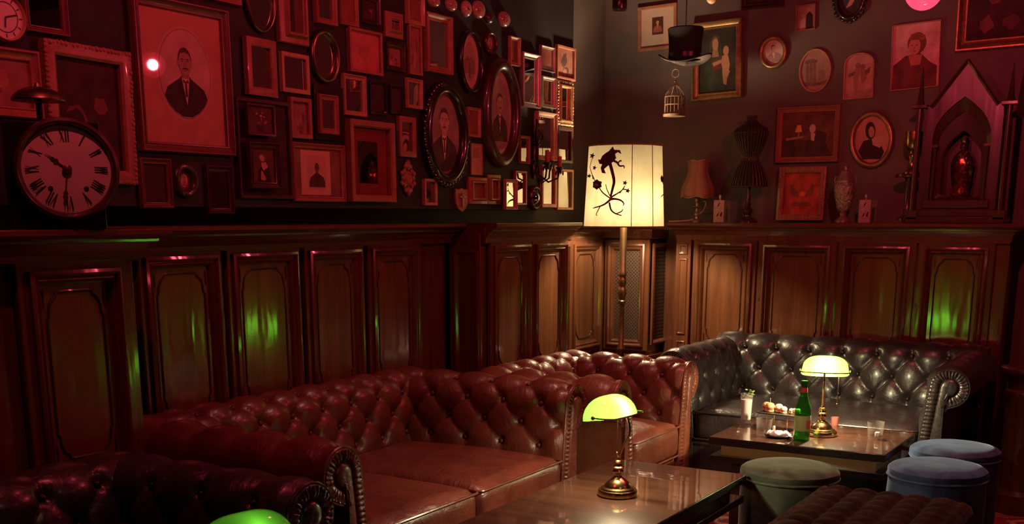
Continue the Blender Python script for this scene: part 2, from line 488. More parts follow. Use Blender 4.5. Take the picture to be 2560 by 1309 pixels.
# ------------------------------------------------------------------ mesh builder
class MB:
    def __init__(self):
        self.v, self.f, self.mi = [], [], []
        self.T = Matrix.Identity(4)

    def P(self, p):
        self.v.append(tuple(self.T @ Vector(p)))
        return len(self.v) - 1

    def F(self, idx, m=0):
        self.f.append(tuple(idx))
        self.mi.append(m)

    def box(self, c, s, m=0):
        x, y, z = c
        a, b, d = s[0] / 2, s[1] / 2, s[2] / 2
        i = [self.P((x + sx * a, y + sy * b, z + sz * d)) for sx in (-1, 1) for sy in (-1, 1) for sz in (-1, 1)]
        for q in ((0, 1, 3, 2), (4, 6, 7, 5), (0, 4, 5, 1), (2, 3, 7, 6), (0, 2, 6, 4), (1, 5, 7, 3)):
            self.F([i[k] for k in q], m)
        return self

    def loops(self, loops, closed=True, m=0, cap0=False, cap1=False):
        L = [[self.P(p) for p in lp] for lp in loops]
        n = len(L[0])
        for a, b in zip(L, L[1:]):
            for k in range(n if closed else n - 1):
                q = (k + 1) % n
                self.F((a[k], a[q], b[q], b[k]), m)
        if cap0: self.F(L[0][::-1], m)
        if cap1: self.F(L[-1], m)
        return self

    def tube(self, pts, r, n=8, closed=False, m=0, cap=True):
        pts = [Vector(p) for p in pts]
        N = len(pts)
        rs = r if isinstance(r, (list, tuple)) else [r] * N
        prev, loops = None, []
        for k in range(N):
            if closed:
                t = pts[(k + 1) % N] - pts[k - 1]
            else:
                t = pts[min(k + 1, N - 1)] - pts[max(k - 1, 0)]
            t.normalize()
            if prev is None:
                ref = Vector((0, 0, 1)) if abs(t.z) < 0.9 else Vector((1, 0, 0))
                u = t.cross(ref).normalized()
            else:
                u = prev - t * prev.dot(t)
                u = u.normalized() if u.length > 1e-6 else t.orthogonal().normalized()
            prev = u
            w = t.cross(u)
            loops.append([tuple(pts[k] + u * (rs[k] * cos(2 * PI * j / n)) + w * (rs[k] * sin(2 * PI * j / n))) for j in range(n)])
        if closed:
            loops.append(loops[0])
            self.loops(loops, m=m)
        else:
            self.loops(loops, m=m, cap0=cap, cap1=cap)
        return self

    def lathe(self, prof, n=24, m=0, o=(0, 0, 0), sx=1.0, sy=1.0, cap0=True, cap1=True, wob=None):
        lp = []
        for r, z in prof:
            ring = []
            for j in range(n):
                a = 2 * PI * j / n
                k = wob(a, z) if wob else 1.0
                ring.append((o[0] + r * k * sx * cos(a), o[1] + r * k * sy * sin(a), o[2] + z))
            lp.append(ring)
        return self.loops(lp, m=m, cap0=cap0, cap1=cap1)

    def ball(self, c, r, n=14, m=0, k=8):
        if not isinstance(r, (list, tuple)): r = (r, r, r)
        lp = []
        for i in range(k + 1):
            a = -PI / 2 + PI * i / k
            cr = max(cos(a), 0.02)
            lp.append([(c[0] + r[0] * cr * cos(2 * PI * j / n), c[1] + r[1] * cr * sin(2 * PI * j / n), c[2] + r[2] * sin(a)) for j in range(n)])
        return self.loops(lp, m=m, cap0=True, cap1=True)

    def poly(self, pts, m=0):
        self.F([self.P(p) for p in pts], m)
        return self

    def prism(self, pts2, y0, y1, m=0):
        """outline in x,z pushed from y0 to y1"""
        a = [(x, y0, z) for x, z in pts2]
        b = [(x, y1, z) for x, z in pts2]
        return self.loops([a, b], m=m, cap0=True, cap1=True)

    def grid(self, rows, m=0):
        return self.loops(rows, closed=False, m=m)

    def mesh(self, name, mats, flat=False, ang=38):
        me = bpy.data.meshes.new(name)
        me.from_pydata(self.v, [], self.f)
        mats = mats if isinstance(mats, (list, tuple)) else [mats]
        for mt in mats:
            me.materials.append(M[mt] if isinstance(mt, str) else mt)
        if len(mats) > 1:
            me.polygons.foreach_set('material_index', self.mi)
        me.update()
        if not flat:
            me.polygons.foreach_set('use_smooth', [True] * len(self.f))
            me.set_sharp_from_angle(angle=math.radians(ang))
        return me

    def build(self, name, mats, parent=None, bevel=0.0, flat=False, ang=38, loc=None, solid=0.0):
        o = bpy.data.objects.new(name, self.mesh(name, mats, flat, ang))
        COL.objects.link(o)
        if parent: o.parent = parent
        if loc: o.location = loc
        if solid:
            md = o.modifiers.new('thickness', 'SOLIDIFY')
            md.thickness = solid
            md.offset = 0
        if bevel:
            md = o.modifiers.new('soft_edges', 'BEVEL')
            md.width = bevel
            md.segments = 2
            md.limit_method = 'ANGLE'
            md.angle_limit = math.radians(50)
        return o


def tag(o, label, cat, group=None):
    o['label'] = label
    o['category'] = cat
    if group: o['group'] = group
    return o


def thing(name, label, cat, loc=(0, 0, 0), rz=0.0, group=None):
    o = bpy.data.objects.new(name, None)
    o.empty_display_size = 0.1
    COL.objects.link(o)
    o.location = loc
    o.rotation_euler = (0, 0, rz)
    return tag(o, label, cat, group)


def struct(o):
    o['kind'] = 'structure'
    return o


def copy_tree(o, parent=None):
    c = o.copy()
    COL.objects.link(c)
    if parent: c.parent = parent
    for ch in list(o.children):
        copy_tree(ch, c)
    return c


LEFT = PI / 2      # things that face into the room from the left wall
# ------------------------------------------------------------------ room
XW, YW, ZC = -3.32, 7.14, 3.3
b = MB(); b.box((0.6, 2.0, -0.05), (8.4, 11.0, 0.1)); struct(b.build('floor', 'carpet'))
b = MB(); b.box((0.6, 2.0, ZC + 0.05), (8.4, 11.0, 0.1)); struct(b.build('ceiling', 'ceiling'))
# left wall: black picture wall as far as the lamp corner, bare grey paint behind it
b = MB(); b.box((XW - 0.35, 2.0, ZC / 2), (0.2, 11.0, ZC)); struct(b.build('wall_left', 'wall_grey'))
yend = hx(1431, 300, XW).y
b = MB(); b.box((XW - 0.124, (-2.0 + yend) / 2, (1.535 + 3.3) / 2), (0.248, yend + 2.0, 3.3 - 1.535)); struct(b.build('trim_picture_panel', 'wall_black'))
b = MB(); b.box((0.6, YW + 0.1, ZC / 2), (8.4, 0.2, ZC)); struct(b.build('wall_back', 'wall_grey'))
b = MB(); b.box((4.7, 2.0, ZC / 2), (0.2, 11.0, ZC)); struct(b.build('wall_right', 'wall_black'))
b = MB(); b.box((0.6, -3.4, ZC / 2), (8.4, 0.2, ZC)); struct(b.build('wall_front', 'wall_black'))


# ------------------------------------------------------------------ panelled cabinets
def rect_loop(x0, x1, z0, z1, y, ins=0.0):
    return [(x0 + ins, y, z0 + ins), (x1 - ins, y, z0 + ins), (x1 - ins, y, z1 - ins), (x0 + ins, y, z1 - ins)]


def inlay_loop(x0, x1, z0, z1, c, cz):
    """rectangle whose corners are cut by a small ogee"""
    pts = []
    s = [(0, 1.0), (0.14, 0.90), (0.16, 0.66), (0.24, 0.46), (0.42, 0.28), (0.66, 0.18), (0.74, 0.05), (1.0, 0.0)]
    for u, v in s: pts.append((x0 + u * c, z0 + v * cz))
    for u, v in s[::-1]: pts.append((x1 - u * c, z0 + v * cz))
    for u, v in s: pts.append((x1 - u * c, z1 - v * cz))
    for u, v in s[::-1]: pts.append((x0 + u * c, z1 - v * cz))
    return pts


def door(parent, x0, x1, z0, z1, y, key=None, name='door', fill='panel_wood', inlay=True, st=0.045):
    """door in plane y (its front towards -y): stiles and rails, stepped moulding, sunk panel with inlay line"""
    ox0, ox1, oz0, oz1 = x0 + st, x1 - st, z0 + st, z1 - st
    b = MB()
    b.loops([rect_loop(x0, x1, z0, z1, y + 0.012), rect_loop(x0, x1, z0, z1, y - 0.004), rect_loop(x0, x1, z0, z1, y - 0.008, 0.004),
             rect_loop(ox0, ox1, oz0, oz1, y - 0.008), rect_loop(ox0, ox1, oz0, oz1, y + 0.012)])
    d = b.build(name, 'wood_z', parent)
    b = MB()
    prof = [(-0.004, -0.006), (-0.004, -0.022), (0.006, -0.027), (0.014, -0.022), (0.018, -0.012), (0.026, -0.018), (0.034, -0.010), (0.040, 0.006)]
    b.loops([rect_loop(ox0, ox1, oz0, oz1, y + dy, i) for i, dy in prof])
    b.build('moulding', 'wood_z', d)
    b = MB()
    b.poly(rect_loop(ox0, ox1, oz0, oz1, y + 0.006, 0.030))
    b.build('panel', fill, d, flat=True)
    if inlay:
        w = ox1 - ox0
        i = 0.062
        pts = inlay_loop(ox0 + i, ox1 - i, oz0 + i, oz1 - i, min(0.055, 0.20 * w), min(0.085, .32 * w))
        b = MB()
        b.tube([(p[0], y + 0.005, p[1]) for p in pts], 0.0045, 6, closed=True)
        for sx in (0, 1):
            for zz, dz in ((oz0 + i, 1), (oz1 - i, -1)):
                xx, dx = (ox0 + i, 1) if sx == 0 else (ox1 - i, -1)
                b.tube([(xx - dx * .008, y + .005, zz + dz * .05), (xx - dx * .008, y + .005, zz - dz * .004)], 0.003, 5)
        b.build('inlay', 'groove', d)
    if key:
        b = MB()
        kx, kz = key
        b.lathe([(0.0001, 0), (0.007, 0), (0.007, 0.003), (0.0001, 0.003)], 12)
        for k in range(len(b.v)):
            vx, vy, vz = b.v[k]
            b.v[k] = (kx + vx * 0.8, y - 0.008 - vz, kz + vy * 1.6)
        b.build('keyhole', 'ink', d)
    return d


CORN = [(0.0, -0.105), (0.012, -0.10), (0.012, -0.080), (0.030, -0.060), (0.040, -0.045), (0.060, -0.042), (0.062, -0.034), (0.085, -0.028), (0.098, -0.018), (0.098, -0.004), (0.092, 0.0)]


def cornice(parent, x0, x1, y, ztop, yback, k=1.0, ends=(0, 0)):
    """stepped ledge: profile pushed out from plane y, running along x"""
    b = MB()
    rows = []
    for d, z in CORN:
        rows.append([(x0 - ends[0] * d * k, y - d * k, ztop + z), (x1 + ends[1] * d * k, y - d * k, ztop + z)])
    b.grid(rows)
    d = CORN[-1][0] * k
    b.poly([(x0 - ends[0] * d, y - d, ztop), (x1 + ends[1] * d, y - d, ztop), (x1 + ends[1] * d, yback, ztop), (x0 - ends[0] * d, yback, ztop)])
    for e, xe, sg in ((ends[0], x0, -1), (ends[1], x1, 1)):
        pts = [(xe + sg * e * dd * k, y - dd * k, ztop + zz) for dd, zz in CORN]
        if e:
            rows = [[p for p in pts], [(p[0], yback, p[2]) for p in pts]]
            b.grid(rows)
        else:
            b.grid([pts, [(p[0], y + 0.01, p[2]) for p in pts]])
    b.box(((x0 + x1) / 2, (y + yback) / 2, ztop - 0.055), (x1 - x0 - 0.004, abs(yback - y) - .004, 0.104))
    return b.build('cornice', 'wood_x', parent, ang=25)


def pilaster(parent, x0, x1, z0, z1, y):
    b = MB()
    b.box(((x0 + x1) / 2, y - 0.008, (z0 + z1) / 2), (x1 - x0, 0.03, z1 - z0))
    w = x1 - x0
    xc = (x0 + x1) / 2
    for za, zb in ((z1 - 0.03 - w * 0.7, z1 - 0.03), (z0 + w * 1.0 + 0.02, z1 - 0.05 - w * 0.7), (z0 + 0.012, z0 + 0.008 + w * 0.75)):
        lp = [rect_loop(xc - w * .32, xc + w * .32, za, zb, y - 0.023), rect_loop(xc - w * .32, xc + w * .32, za, zb, y - 0.031, .005), rect_loop(xc - w * .32, xc + w * .32, za, zb, y - 0.031, .012),
              rect_loop(xc - w * .32, xc + w * .32, za, zb, y - 0.025, .016)]
        b.loops(lp, cap1=True)
    b.box((xc, y - 0.016, z0 - 0.014), (w + 0.04, 0.05, 0.028))
    return b.build('pilaster', 'wood_z', parent, bevel=0.002)


ZT = 1.465          # top of the panelling


def carcass(parent, x0, x1, y, yback, ztop=ZT):
    b = MB()
    b.box(((x0 + x1) / 2, (y + yback) / 2 + 0.012, (ztop - 0.05) / 2), (x1 - x0, abs(yback - y) - 0.024, ztop - 0.05))
    b.box(((x0 + x1) / 2, y + 0.004, 1.405 - (ZT - ztop)), (x1 - x0 + .003, 0.03, 0.08))       # frieze
    b.box(((x0 + x1) / 2, y - 0.006, 0.60), (x1 - x0 + .003, 0.05, 0.03))         # base moulding
    b.box(((x0 + x1) / 2, y + 0.002, 0.06), (x1 - x0 + .003, 0.04, 0.12))
    return b.build('body', 'wood_z', parent, bevel=0.003)


def cabinet(name, label, loc, rz):
    return thing(name, label, 'cabinet', loc, rz)


# left-wall units: local x = +y of the room, local -y = +x of the room
def left_unit(label, xf):
    return cabinet('panelled_cabinet', label, (xf, 0, 0), LEFT)


XA, XB, XC, XD = -3.10, -3.42, -3.20, -3.37
ua = left_unit('dark wooden panelled cabinet carrying the old round-dialled clock on its projecting ledge', XA)
ya1 = hx(345, 700, XA).y
ya0 = ya1 - 0.98
carcass(ua, ya0, ya1, 0, 0.22)
cornice(ua, ya0, ya1, 0, ZT - 0.005, 0.195, 0.95, (0, 0.9))
door(ua, hx(88, 800, XA).y - 0.06, hx(300, 800, XA).y + 0.045, 0.62, 1.375, 0)
ub = left_unit('long dark wooden panelled cabinet with four doors behind the red sofa', XB)
yb0, yb1 = ya1 + 0.001, 5.043
carcass(ub, yb0, yb1, 0, 0.12)
cornice(ub, yb0, yb1, 0, ZT, 0.10, 1.15)
xs = [345, 566, 759, 916, 1056]
for k in range(4):
    a, c = hx(xs[k], 800, XB).y, hx(xs[k + 1], 800, XB).y
    door(ub, a + 0.014, c - 0.014, 0.62, 1.375, 0, st=0.030)
uc = left_unit('dark wooden two-door cabinet standing forward between the long panelled cabinet and the lamp corner', XC)
yc0, yc1 = 5.045, hx(1424, 800, XC).y
carcass(uc, yc0, yc1, 0, 0.22)
cornice(uc, yc0, yc1, 0, ZT, 0.22, 0.8, (0, 0))
for p0, p1 in ((1224, 1326), (1327, 1416)):
    door(uc, hx(p0, 800, XC).y, hx(p1, 800, XC).y, 0.62, 1.375, 0, st=0.030)
b = MB()                                                              # panelled return facing the camera side
b.T = Matrix.Rotation(0, 4, 'Z')
yy = yc0 - 0.002
b.loops([[(yy - d, 0.03 + i, 0.66 + i), (yy - d, 0.185 - i, 0.66 + i), (yy - d, 0.185 - i, 1.33 - i), (yy - d, 0.03 + i, 1.33 - i)] for i, d in ((0, 0), (0, .012), (.012, .016), (.024, .006), (.028, 0))])
b.build('end_panel', 'wood_z', uc)

ud = left_unit('wooden corner cabinet with a diamond fretwork panel behind the lit floor lamp', XD)
yd0, yd1 = yc1, hx(1507, 800, XD).y
ZD = ZT - 0.045
xd1 = hy(1617, 880, yd1).x                    # right edge of the fretwork face
yd2 = hx(1664, 876, xd1).y
b = MB()
# plan of the corner box in the unit's local axes: local x = room y, local y = XD - room x
w2 = xd1 - XD
b.box(((yd0 + yd1) / 2, 0.06, (ZD - .02) / 2), (yd1 - yd0, 0.06, ZD - .02))
b.box(((yd0 + yd1) / 2, 0.03, .31), (yd1 - yd0, 0.04, .62))
b.box(((yd1 + yd2) / 2 + 0.02, -w2 / 2 + 0.03, (ZD - .02) / 2), (yd2 - yd1 - 0.02, w2 + 0.02, ZD - .02))
b.box(((yd0 + yd1) / 2, 0.008, 0.60), (yd1 - yd0, 0.05, 0.03))
b.box(((yd1 + yd2) / 2 - 0.002, -w2 / 2 - 0.005, 0.60), (yd2 - yd1 + 0.03, w2 + 0.03, 0.03))
b.build('body', 'wood_z', ud, bevel=0.003)
cornice(ud, yd0, yd1 + 0.02, 0.012, ZD, 0.06, 0.25)
b = MB(); b.box(((yd1 + yd2) / 2, -w2 / 2 + 0.01, ZD - .03), (yd2 - yd1 + 0.035, w2 + 0.06, .06)); b.build('top_moulding', 'wood_x', ud, bevel=0.006)
door(ud, hx(1427, 800, XD).y, yd1 - 0.02, 0.64, 1.355, 0.012, st=0.03)
# fretwork face looks to -y of the room: build it in room axes, then turn into the unit's frame
inv = Matrix.Rotation(-LEFT, 4, 'Z') @ Matrix.Translation((-XD, 0, 0))


def room_part(o, parent):
    o.parent = parent
    o.matrix_local = inv
    return o


dr = door(None, XD + 0.004, xd1 - 0.002, 0.64, 1.355, yd1 + 0.008, name='grille_door', fill='lattice', inlay=False, st=0.032)
room_part(dr, ud)
# side of the corner box looks to +x
sd = MB()
sd.T = Matrix.Identity(4)
x = xd1 + 0.001
prof = ((0, 0), (0, .014), (.012, .018), (.026, .006), (.032, -.004))
sd.loops([[(x + d, yd1 + 0.04 + i, 0.68 + i), (x + d, yd2 - 0.02 - i, 0.68 + i), (x + d, yd2 - 0.02 - i, 1.33 - i), (x + d, yd1 + 0.04 + i, 1.33 - i)] for i, d in prof])
room_part(sd.build('side_moulding', 'wood_z'), ud)
sd = MB()
i = 0.03
sd.poly([(x + .001, yd1 + 0.04 + i, 0.68 + i), (x + .001, yd2 - 0.02 - i, 0.68 + i), (x + .001, yd2 - 0.02 - i, 1.33 - i), (x + .001, yd1 + 0.04 + i, 1.33 - i)])
room_part(sd.build('side_grille', 'lattice', flat=True), ud)

# right cabinet along the back wall
YE = 6.87
ue = cabinet('panelled_cabinet', 'wide brown wooden four-door cabinet behind the black leather sofa', (0, YE, 0), 0)
xe0, xe1 = hy(1686, 800, YE).x, hy(2512, 750, YE).x
b = MB()
b.box(((xe0 + xe1) / 2, 0.135, 0.70), (xe1 - xe0, 0.25, 1.40))
b.box(((xe0 + xe1) / 2, 0.004, 1.385), (xe1 - xe0 + .003, 0.03, 0.07))
b.box(((xe0 + xe1) / 2, -0.004, 0.60), (xe1 - xe0 + .003, 0.05, 0.03))
b.build('body', 'wood_z', ue, bevel=0.003)
cornice(ue, xe0, xe1, 0, ZT - 0.004, 0.26, 0.75, (0.6, 0.8))
pilaster(ue, xe0 + 0.006, hy(1724, 800, YE).x, 0.635, 1.36, 0)
ex = [1726, 1886, 2083, 2280, 2475]
keys = [None, (hy(1897, 747, YE).x, hy(1897, 747, YE).z), None, (hy(2290, 762, YE).x, hy(2290, 762, YE).z)]
for k in range(4):
    a, c = hy(ex[k], 800, YE).x, hy(ex[k + 1], 800, YE).x
    door(ue, a + 0.004, c - 0.004, 0.625, 1.365, 0, key=keys[k], st=0.034 if k == 0 else 0.040)
# plain boarding in the recess between the corner cabinet and the wide cabinet
b = MB(); b.box(((xd1 + xe0) / 2, YW - 0.06, 0.72), (xe0 - xd1 - 0.004, 0.1, 1.44)); b.box(((xd1 + xe0) / 2, YW - 0.115, 0.60), (xe0 - xd1 - 0.004, 0.03, 0.03)); o = struct(b.build('trim_recess_boarding', 'wood_z', bevel=0.003))


# ------------------------------------------------------------------ framed pictures and mirrors
def outline(shape, w, h, ins, n=48):
    a, c = w / 2 - ins, h / 2 - ins
    if shape == 'rect':
        return [(-a, -c), (a, -c), (a, c), (-a, c)]
    if shape == 'oval':
        return [(a * cos(2 * PI * k / n), c * sin(2 * PI * k / n)) for k in range(n)]
    if shape == 'arch':
        pts = [(-a, -c), (a, -c)]
        zc = h / 2 - w / 2 * 0.72
        for k in range(17):
            t = PI * k / 16
            pts.append((a * cos(t), zc + (w / 2 * 0.72 - ins) * sin(t)))
        return pts


def ell(cx, cz, rx, rz, n=20, a0=0.0, a1=2 * PI):
    return [(cx + rx * cos(a0 + (a1 - a0) * k / n), cz + rz * sin(a0 + (a1 - a0) * k / n)) for k in range(n if abs(a1 - a0) > 6.2 else n + 1)]


class Pic:
    """flat picture: painted shapes, each a hair above the one below"""
    def __init__(self, w, h, y, shape='rect'):
        self.mb, self.mats, self.w, self.h, self.y, self.k, self.shape = MB(), [], w, h, y, 0, shape

    def add(self, pts, col, noise=0.16):
        m = paint(col, noise)
        if m not in self.mats: self.mats.append(m)
        out = []
        for x, z in pts:
            X, Z = x * self.w, z * self.h
            if self.shape == 'oval':
                r = math.hypot(x * 2, z * 2)
                if r > 0.995: X, Z = X / r * .995, Z / r * .995
            else:
                X, Z = max(-self.w / 2, min(self.w / 2, X)), max(-self.h / 2, min(self.h / 2, Z))
            out.append((X, self.y - 0.00016 * self.k, Z))
        self.mb.poly(out, self.mats.index(m))
        self.k += 1
        return self

    def base(self, col, noise=0.25):
        m = paint(col, noise)
        self.mats.append(m)
        self.mb.poly([(x, self.y, z) for x, z in outline(self.shape, self.w, self.h, 0)], 0)
        self.k = 1
        return self

    def done(self, parent, name='picture'):
        return self.mb.build(name, self.mats, parent, flat=True)


def dense(pts, n=5):
    out = []
    for (x0, z0), (x1, z1) in zip(pts, pts[1:] + pts[:1]):
        for k in range(n):
            out.append((x0 + (x1 - x0) * k / n, z0 + (z1 - z0) * k / n))
    return out


def bust(p, skin, coat, hair, shirt=(0.5, 0.42, 0.34), s=1.0, dz=0.0, tie=None, mous=True, turn=0.0, lapel=True):
    q = lambda pts: [(x * s, z * s + dz) for x, z in pts]
    asp = p.h / p.w
    ax = asp * 0.92
    p.add(q(dense([(-.46, -.50), (-.45, -.30), (-.36, -.16), (-.16, -.07), (-.06, -.02), (.06, -.02), (.16, -.07), (.36, -.16), (.45, -.30), (.46, -.50)])), coat)
    p.add(q([(-.085, -.03), (.085, -.03), (.06, -.16), (0.01, -.36), (-.05, -.16)]), shirt)
    if lapel:
        dk = tuple(c * 0.6 for c in coat)
        p.add(q([(-.10, -.03), (-.08, -.03), (.01, -.37), (-.05, -.30), (-.15, -.15)]), dk)
        p.add(q([(.10, -.03), (.08, -.03), (.01, -.37), (.07, -.30), (.15, -.15)]), dk)
    if tie:
        p.add(q([(-.05, -.055), (0, -.085), (.05, -.055), (.055, -.105), (.0, -.09), (-.055, -.105)]), tie)
        p.add(q([(-.018, -.09), (.018, -.09), (.024, -.26), (-.02, -.26)]), tie)
    p.add(q([(-.055 * ax, .06), (.055 * ax, .06), (.07 * ax, -.045), (-.07 * ax, -.045)]), tuple(c * 0.75 for c in skin))
    p.add(q(ell(turn * .3, .155, .118 * ax, .150)), hair)                            # hair behind
    p.add(q(ell(-.112 * ax, .125, .016 * ax, .030, 10)), skin)
    p.add(q(ell(.112 * ax, .125, .016 * ax, .030, 10)), skin)
    face = [(-.100 * ax, .19), (-.105 * ax, .12), (-.092 * ax, .06), (-.055 * ax, .005), (0, -.018), (.055 * ax, .005), (.092 * ax, .06), (.105 * ax, .12), (.100 * ax, .19), (.07 * ax, .235), (0, .25), (-.07 * ax, .235)]
    p.add(q([(x + turn, z) for x, z in face]), skin, 0.12)
    dk = tuple(c * 0.45 for c in skin)
    p.add(q([(turn + .012 * ax, .15), (turn - .006 * ax, .15), (turn - .020 * ax, .085), (turn + .018 * ax, .085)]), tuple(c * 0.8 for c in skin))
    for sx in (-1, 1):
        p.add(q(ell(turn + sx * .045 * ax, .148, .020 * ax, .009, 8)), dk)
        p.add(q([(turn + sx * .022 * ax, .172), (turn + sx * .070 * ax, .176), (turn + sx * .070 * ax, .166), (turn + sx * .022 * ax, .164)]), tuple(c * .7 for c in hair))
    if mous:
        p.add(q([(turn - .060 * ax, .048), (turn - .03 * ax, .072), (turn, .075), (turn + .03 * ax, .072), (turn + .060 * ax, .048), (turn + .02 * ax, .056), (turn - .02 * ax, .056)]), hair)
    p.add(q([(turn - .025 * ax, .046), (turn + .025 * ax, .046), (turn + .018 * ax, .038), (turn - .018 * ax, .038)]), dk)


def figures(p, rnd, cols, n=6):
    """loose painted scene: soft blobs of colour, upright in the middle"""
    for k in range(n):
        cx, cz = rnd.uniform(-.25, .25), rnd.uniform(-.35, .2)
        rx, rz = rnd.uniform(.06, .18), rnd.uniform(.08, .22)
        c = rnd.choice(cols)
        pts = [(cx + rx * cos(a) * rnd.uniform(.7, 1.2), cz + rz * sin(a) * rnd.uniform(.7, 1.2)) for a in [2 * PI * j / 14 for j in range(14)]]
        p.add(pts, c, 0.3)


def content(kind, parent, w, h, shape, y, rnd):
    A = lambda x: x
    if kind == 'mirror':
        b = MB(); b.poly([(x, y, z) for x, z in outline(shape, w, h, 0)])
        return b.build('mirror_glass', 'mirror', parent, flat=True)
    if kind == 'convex':
        b = MB()
        lp = []
        for k in range(9):
            t = k / 8
            r = 1 - t
            lp.append([(x * r, y - 0.035 * (1 - r * r), z * r) for x, z in outline(shape, w, h, 0.0005)])
        b.loops(lp, cap1=True)
        return b.build('mirror_glass', 'mirror', parent)
    p = Pic(w, h, y, shape)
    glass = True
    if kind == 'man_mat':          # big portrait: pale mat with an oval window
        p.base((0.34, 0.15, 0.10), 0.12)
        p.add(ell(.02, .035, .345, .360, 48), (0.36, 0.20, 0.14), 0.05)
        p.add(ell(.02, .035, .325, .342, 48), (0.24, 0.12, 0.09), 0.05)
        q = Pic(w * .63, h * .665, y - .0009, 'oval'); q.base((0.36, 0.23, 0.17), .2)
        bust(q, (0.26, 0.15, 0.11), (0.030, 0.016, 0.014), (0.05, 0.03, 0.025), (0.42, 0.27, 0.20), 1.0, 0.0, tie=(0.06, 0.03, 0.03))
        o = q.done(parent, 'portrait')
        o.location = (.02 * w, 0, .035 * h)
    elif kind == 'man_oval':
        p.base((0.19, 0.135, 0.10), .3)
        bust(p, (0.36, 0.235, 0.175), (0.045, 0.028, 0.022), (0.06, 0.04, 0.03), (0.5, 0.37, 0.28), 1.0, 0.03, tie=(0.04, 0.02, 0.02))
    elif kind == 'man_pale':
        p.base((0.30, 0.205, 0.165), .15)
        p.add(ell(0, -.02, .40, .44, 40), (0.22, 0.15, 0.12), .1)
        bust(p, (0.31, 0.195, 0.145), (0.050, 0.032, 0.026), (0.06, 0.035, 0.03), (0.55, 0.42, 0.34), .72, 0.02, tie=(0.035, 0.02, 0.02))
    elif kind == 'lad_mat':
        p.base((0.15, 0.06, 0.045), .3)
        p.add([(-.36, -.46), (.28, -.46), (.28, .46), (-.36, .46)], (0.42, 0.25, 0.18), .1)
        p.add([(-.22, -.36), (.18, -.36), (.18, .36), (-.22, .36)], (0.37, 0.21, 0.15), .08)
        q = Pic(w * .40, h * .66, y - .0009); q.base((0.37, 0.21, 0.15), .1)
        bust(q, (0.10, 0.05, 0.04), (0.055, 0.026, 0.02), (0.025, 0.014, 0.012), (0.05, 0.025, 0.02), .95, 0.02, mous=False)
        q.done(parent, 'portrait').location = (-.02 * w, 0, 0)
    elif kind == 'small_mat':
        p.base((0.34, 0.24, 0.19), .06)
        p.add([(-.17, -.18), (.17, -.18), (.17, .28), (-.17, .28)], (0.07, 0.022, 0.012), .2)
        q = Pic(w * .30, h * .42, y - .0009); q.base((0.05, 0.016, 0.010), .3)
        bust(q, (0.34, 0.17, 0.10), (0.20, 0.05, 0.035), (0.03, 0.015, 0.01), (0.3, 0.14, 0.09), .95, 0.08, mous=False)
        q.done(parent, 'portrait').location = (0, 0, .05 * h)
    elif kind == 'robed':           # dark oil painting, pale robed figure with a bundle: generic
        p.base((0.024, 0.020, 0.014), .4)
        p.add([(-.40, -.5), (-.38, -.15), (-.22, .10), (-.02, .14), (.16, .05), (.22, -.2), (.2, -.5)], (0.028, 0.034, 0.020), .4)
        p.add([(-.2, .06), (0, .12), (.12, .04), (.10, -.14), (-.14, -.16)], (0.085, 0.022, 0.014), .3)
        p.add([(-.26, .02), (-.23, .26), (-.16, .38), (-.06, .415), (.04, .37), (.08, .24), (.12, .08), (.0, .02)], (0.040, 0.034, 0.022), .3)
        p.add([(-.13, .20), (-.01, .20), (.03, .06), (-.17, .06)], (0.20, 0.11, 0.065), .2)
        p.add(ell(-.08, .27, .095, .115), (0.10, 0.06, 0.04), .2)
        p.add(ell(-.07, .255, .078, .095), (0.28, 0.155, 0.09), .12)
        p.add(ell(.22, .14, .078, .078), (0.27, 0.14, 0.08), .15)
        p.add([(.12, .07), (.28, .07), (.33, -.08), (.30, -.20), (.14, -.18), (.10, -.05)], (0.27, 0.14, 0.08), .15)
        p.add([(.12, -.16), (.34, -.18), (.26, -.30), (.24, -.40), (.16, -.38), (.14, -.28)], (0.25, 0.13, 0.075), .15)
        p.add([(-.15, -.03), (.16, .02), (.16, -.03), (-.12, -.09)], (0.24, 0.13, 0.08), .15)
        glass = False
    elif kind == 'lady_bust':       # pale print of a lady's head and shoulders
        p.base((0.52, 0.26, 0.28), .35)
        p.add([(-.5, -.5), (-.48, -.12), (-.22, .02), (.10, .04), (.32, -.12), (.46, -.18), (.46, -.5)], (0.12, 0.035, 0.03), .45)
        p.add([(-.16, .02), (.14, .02), (.10, -.14), (-.10, -.14)], (0.36, 0.12, 0.10), .2)
        p.add(ell(0.02, .20, .20, .17), (0.13, 0.04, 0.035), .4)
        p.add(ell(-.03, .155, .125, .135), (0.40, 0.16, 0.13), .15)
        p.add([(-.14, .26), (.16, .24), (.2, .31), (0, .37), (-.12, .34)], (0.22, 0.07, 0.05), .4)
        for sx in (-1, 1): p.add(ell(-.03 + sx * .05, .17, .022, .008, 8), (0.08, 0.02, 0.02))
        p.add(ell(-.03, .08, .03, .009, 8), (0.2, .04, .04))
        p.add([(-.04, .16), (-.02, .16), (-.015, .11), (-.05, .11)], (0.30, 0.10, 0.08))
        glass = False
    elif kind == 'lady_oval':
        p.base((0.44, 0.34, 0.30), .12)
        bust(p, (0.46, 0.30, 0.24), (0.26, 0.17, 0.16), (0.07, 0.035, 0.025), (0.5, 0.38, 0.32), .9, 0.03, mous=False, turn=.03, lapel=False)
    elif kind == 'shawl_oval':      # woman in a dark shawl: generic
        p.base((0.38, 0.20, 0.16), .2)
        p.add([(-.38, -.5), (-.42, -.2), (-.25, 0), (-.02, .02), (.24, -.1), (.34, -.3), (.25, -.5)], (0.028, 0.016, 0.014), .3)
        p.add(ell(-.03, .20, .15, .19), (0.035, 0.018, 0.016), .3)
        p.add(ell(0.00, .17, .085, .12), (0.38, 0.20, 0.15), .12)
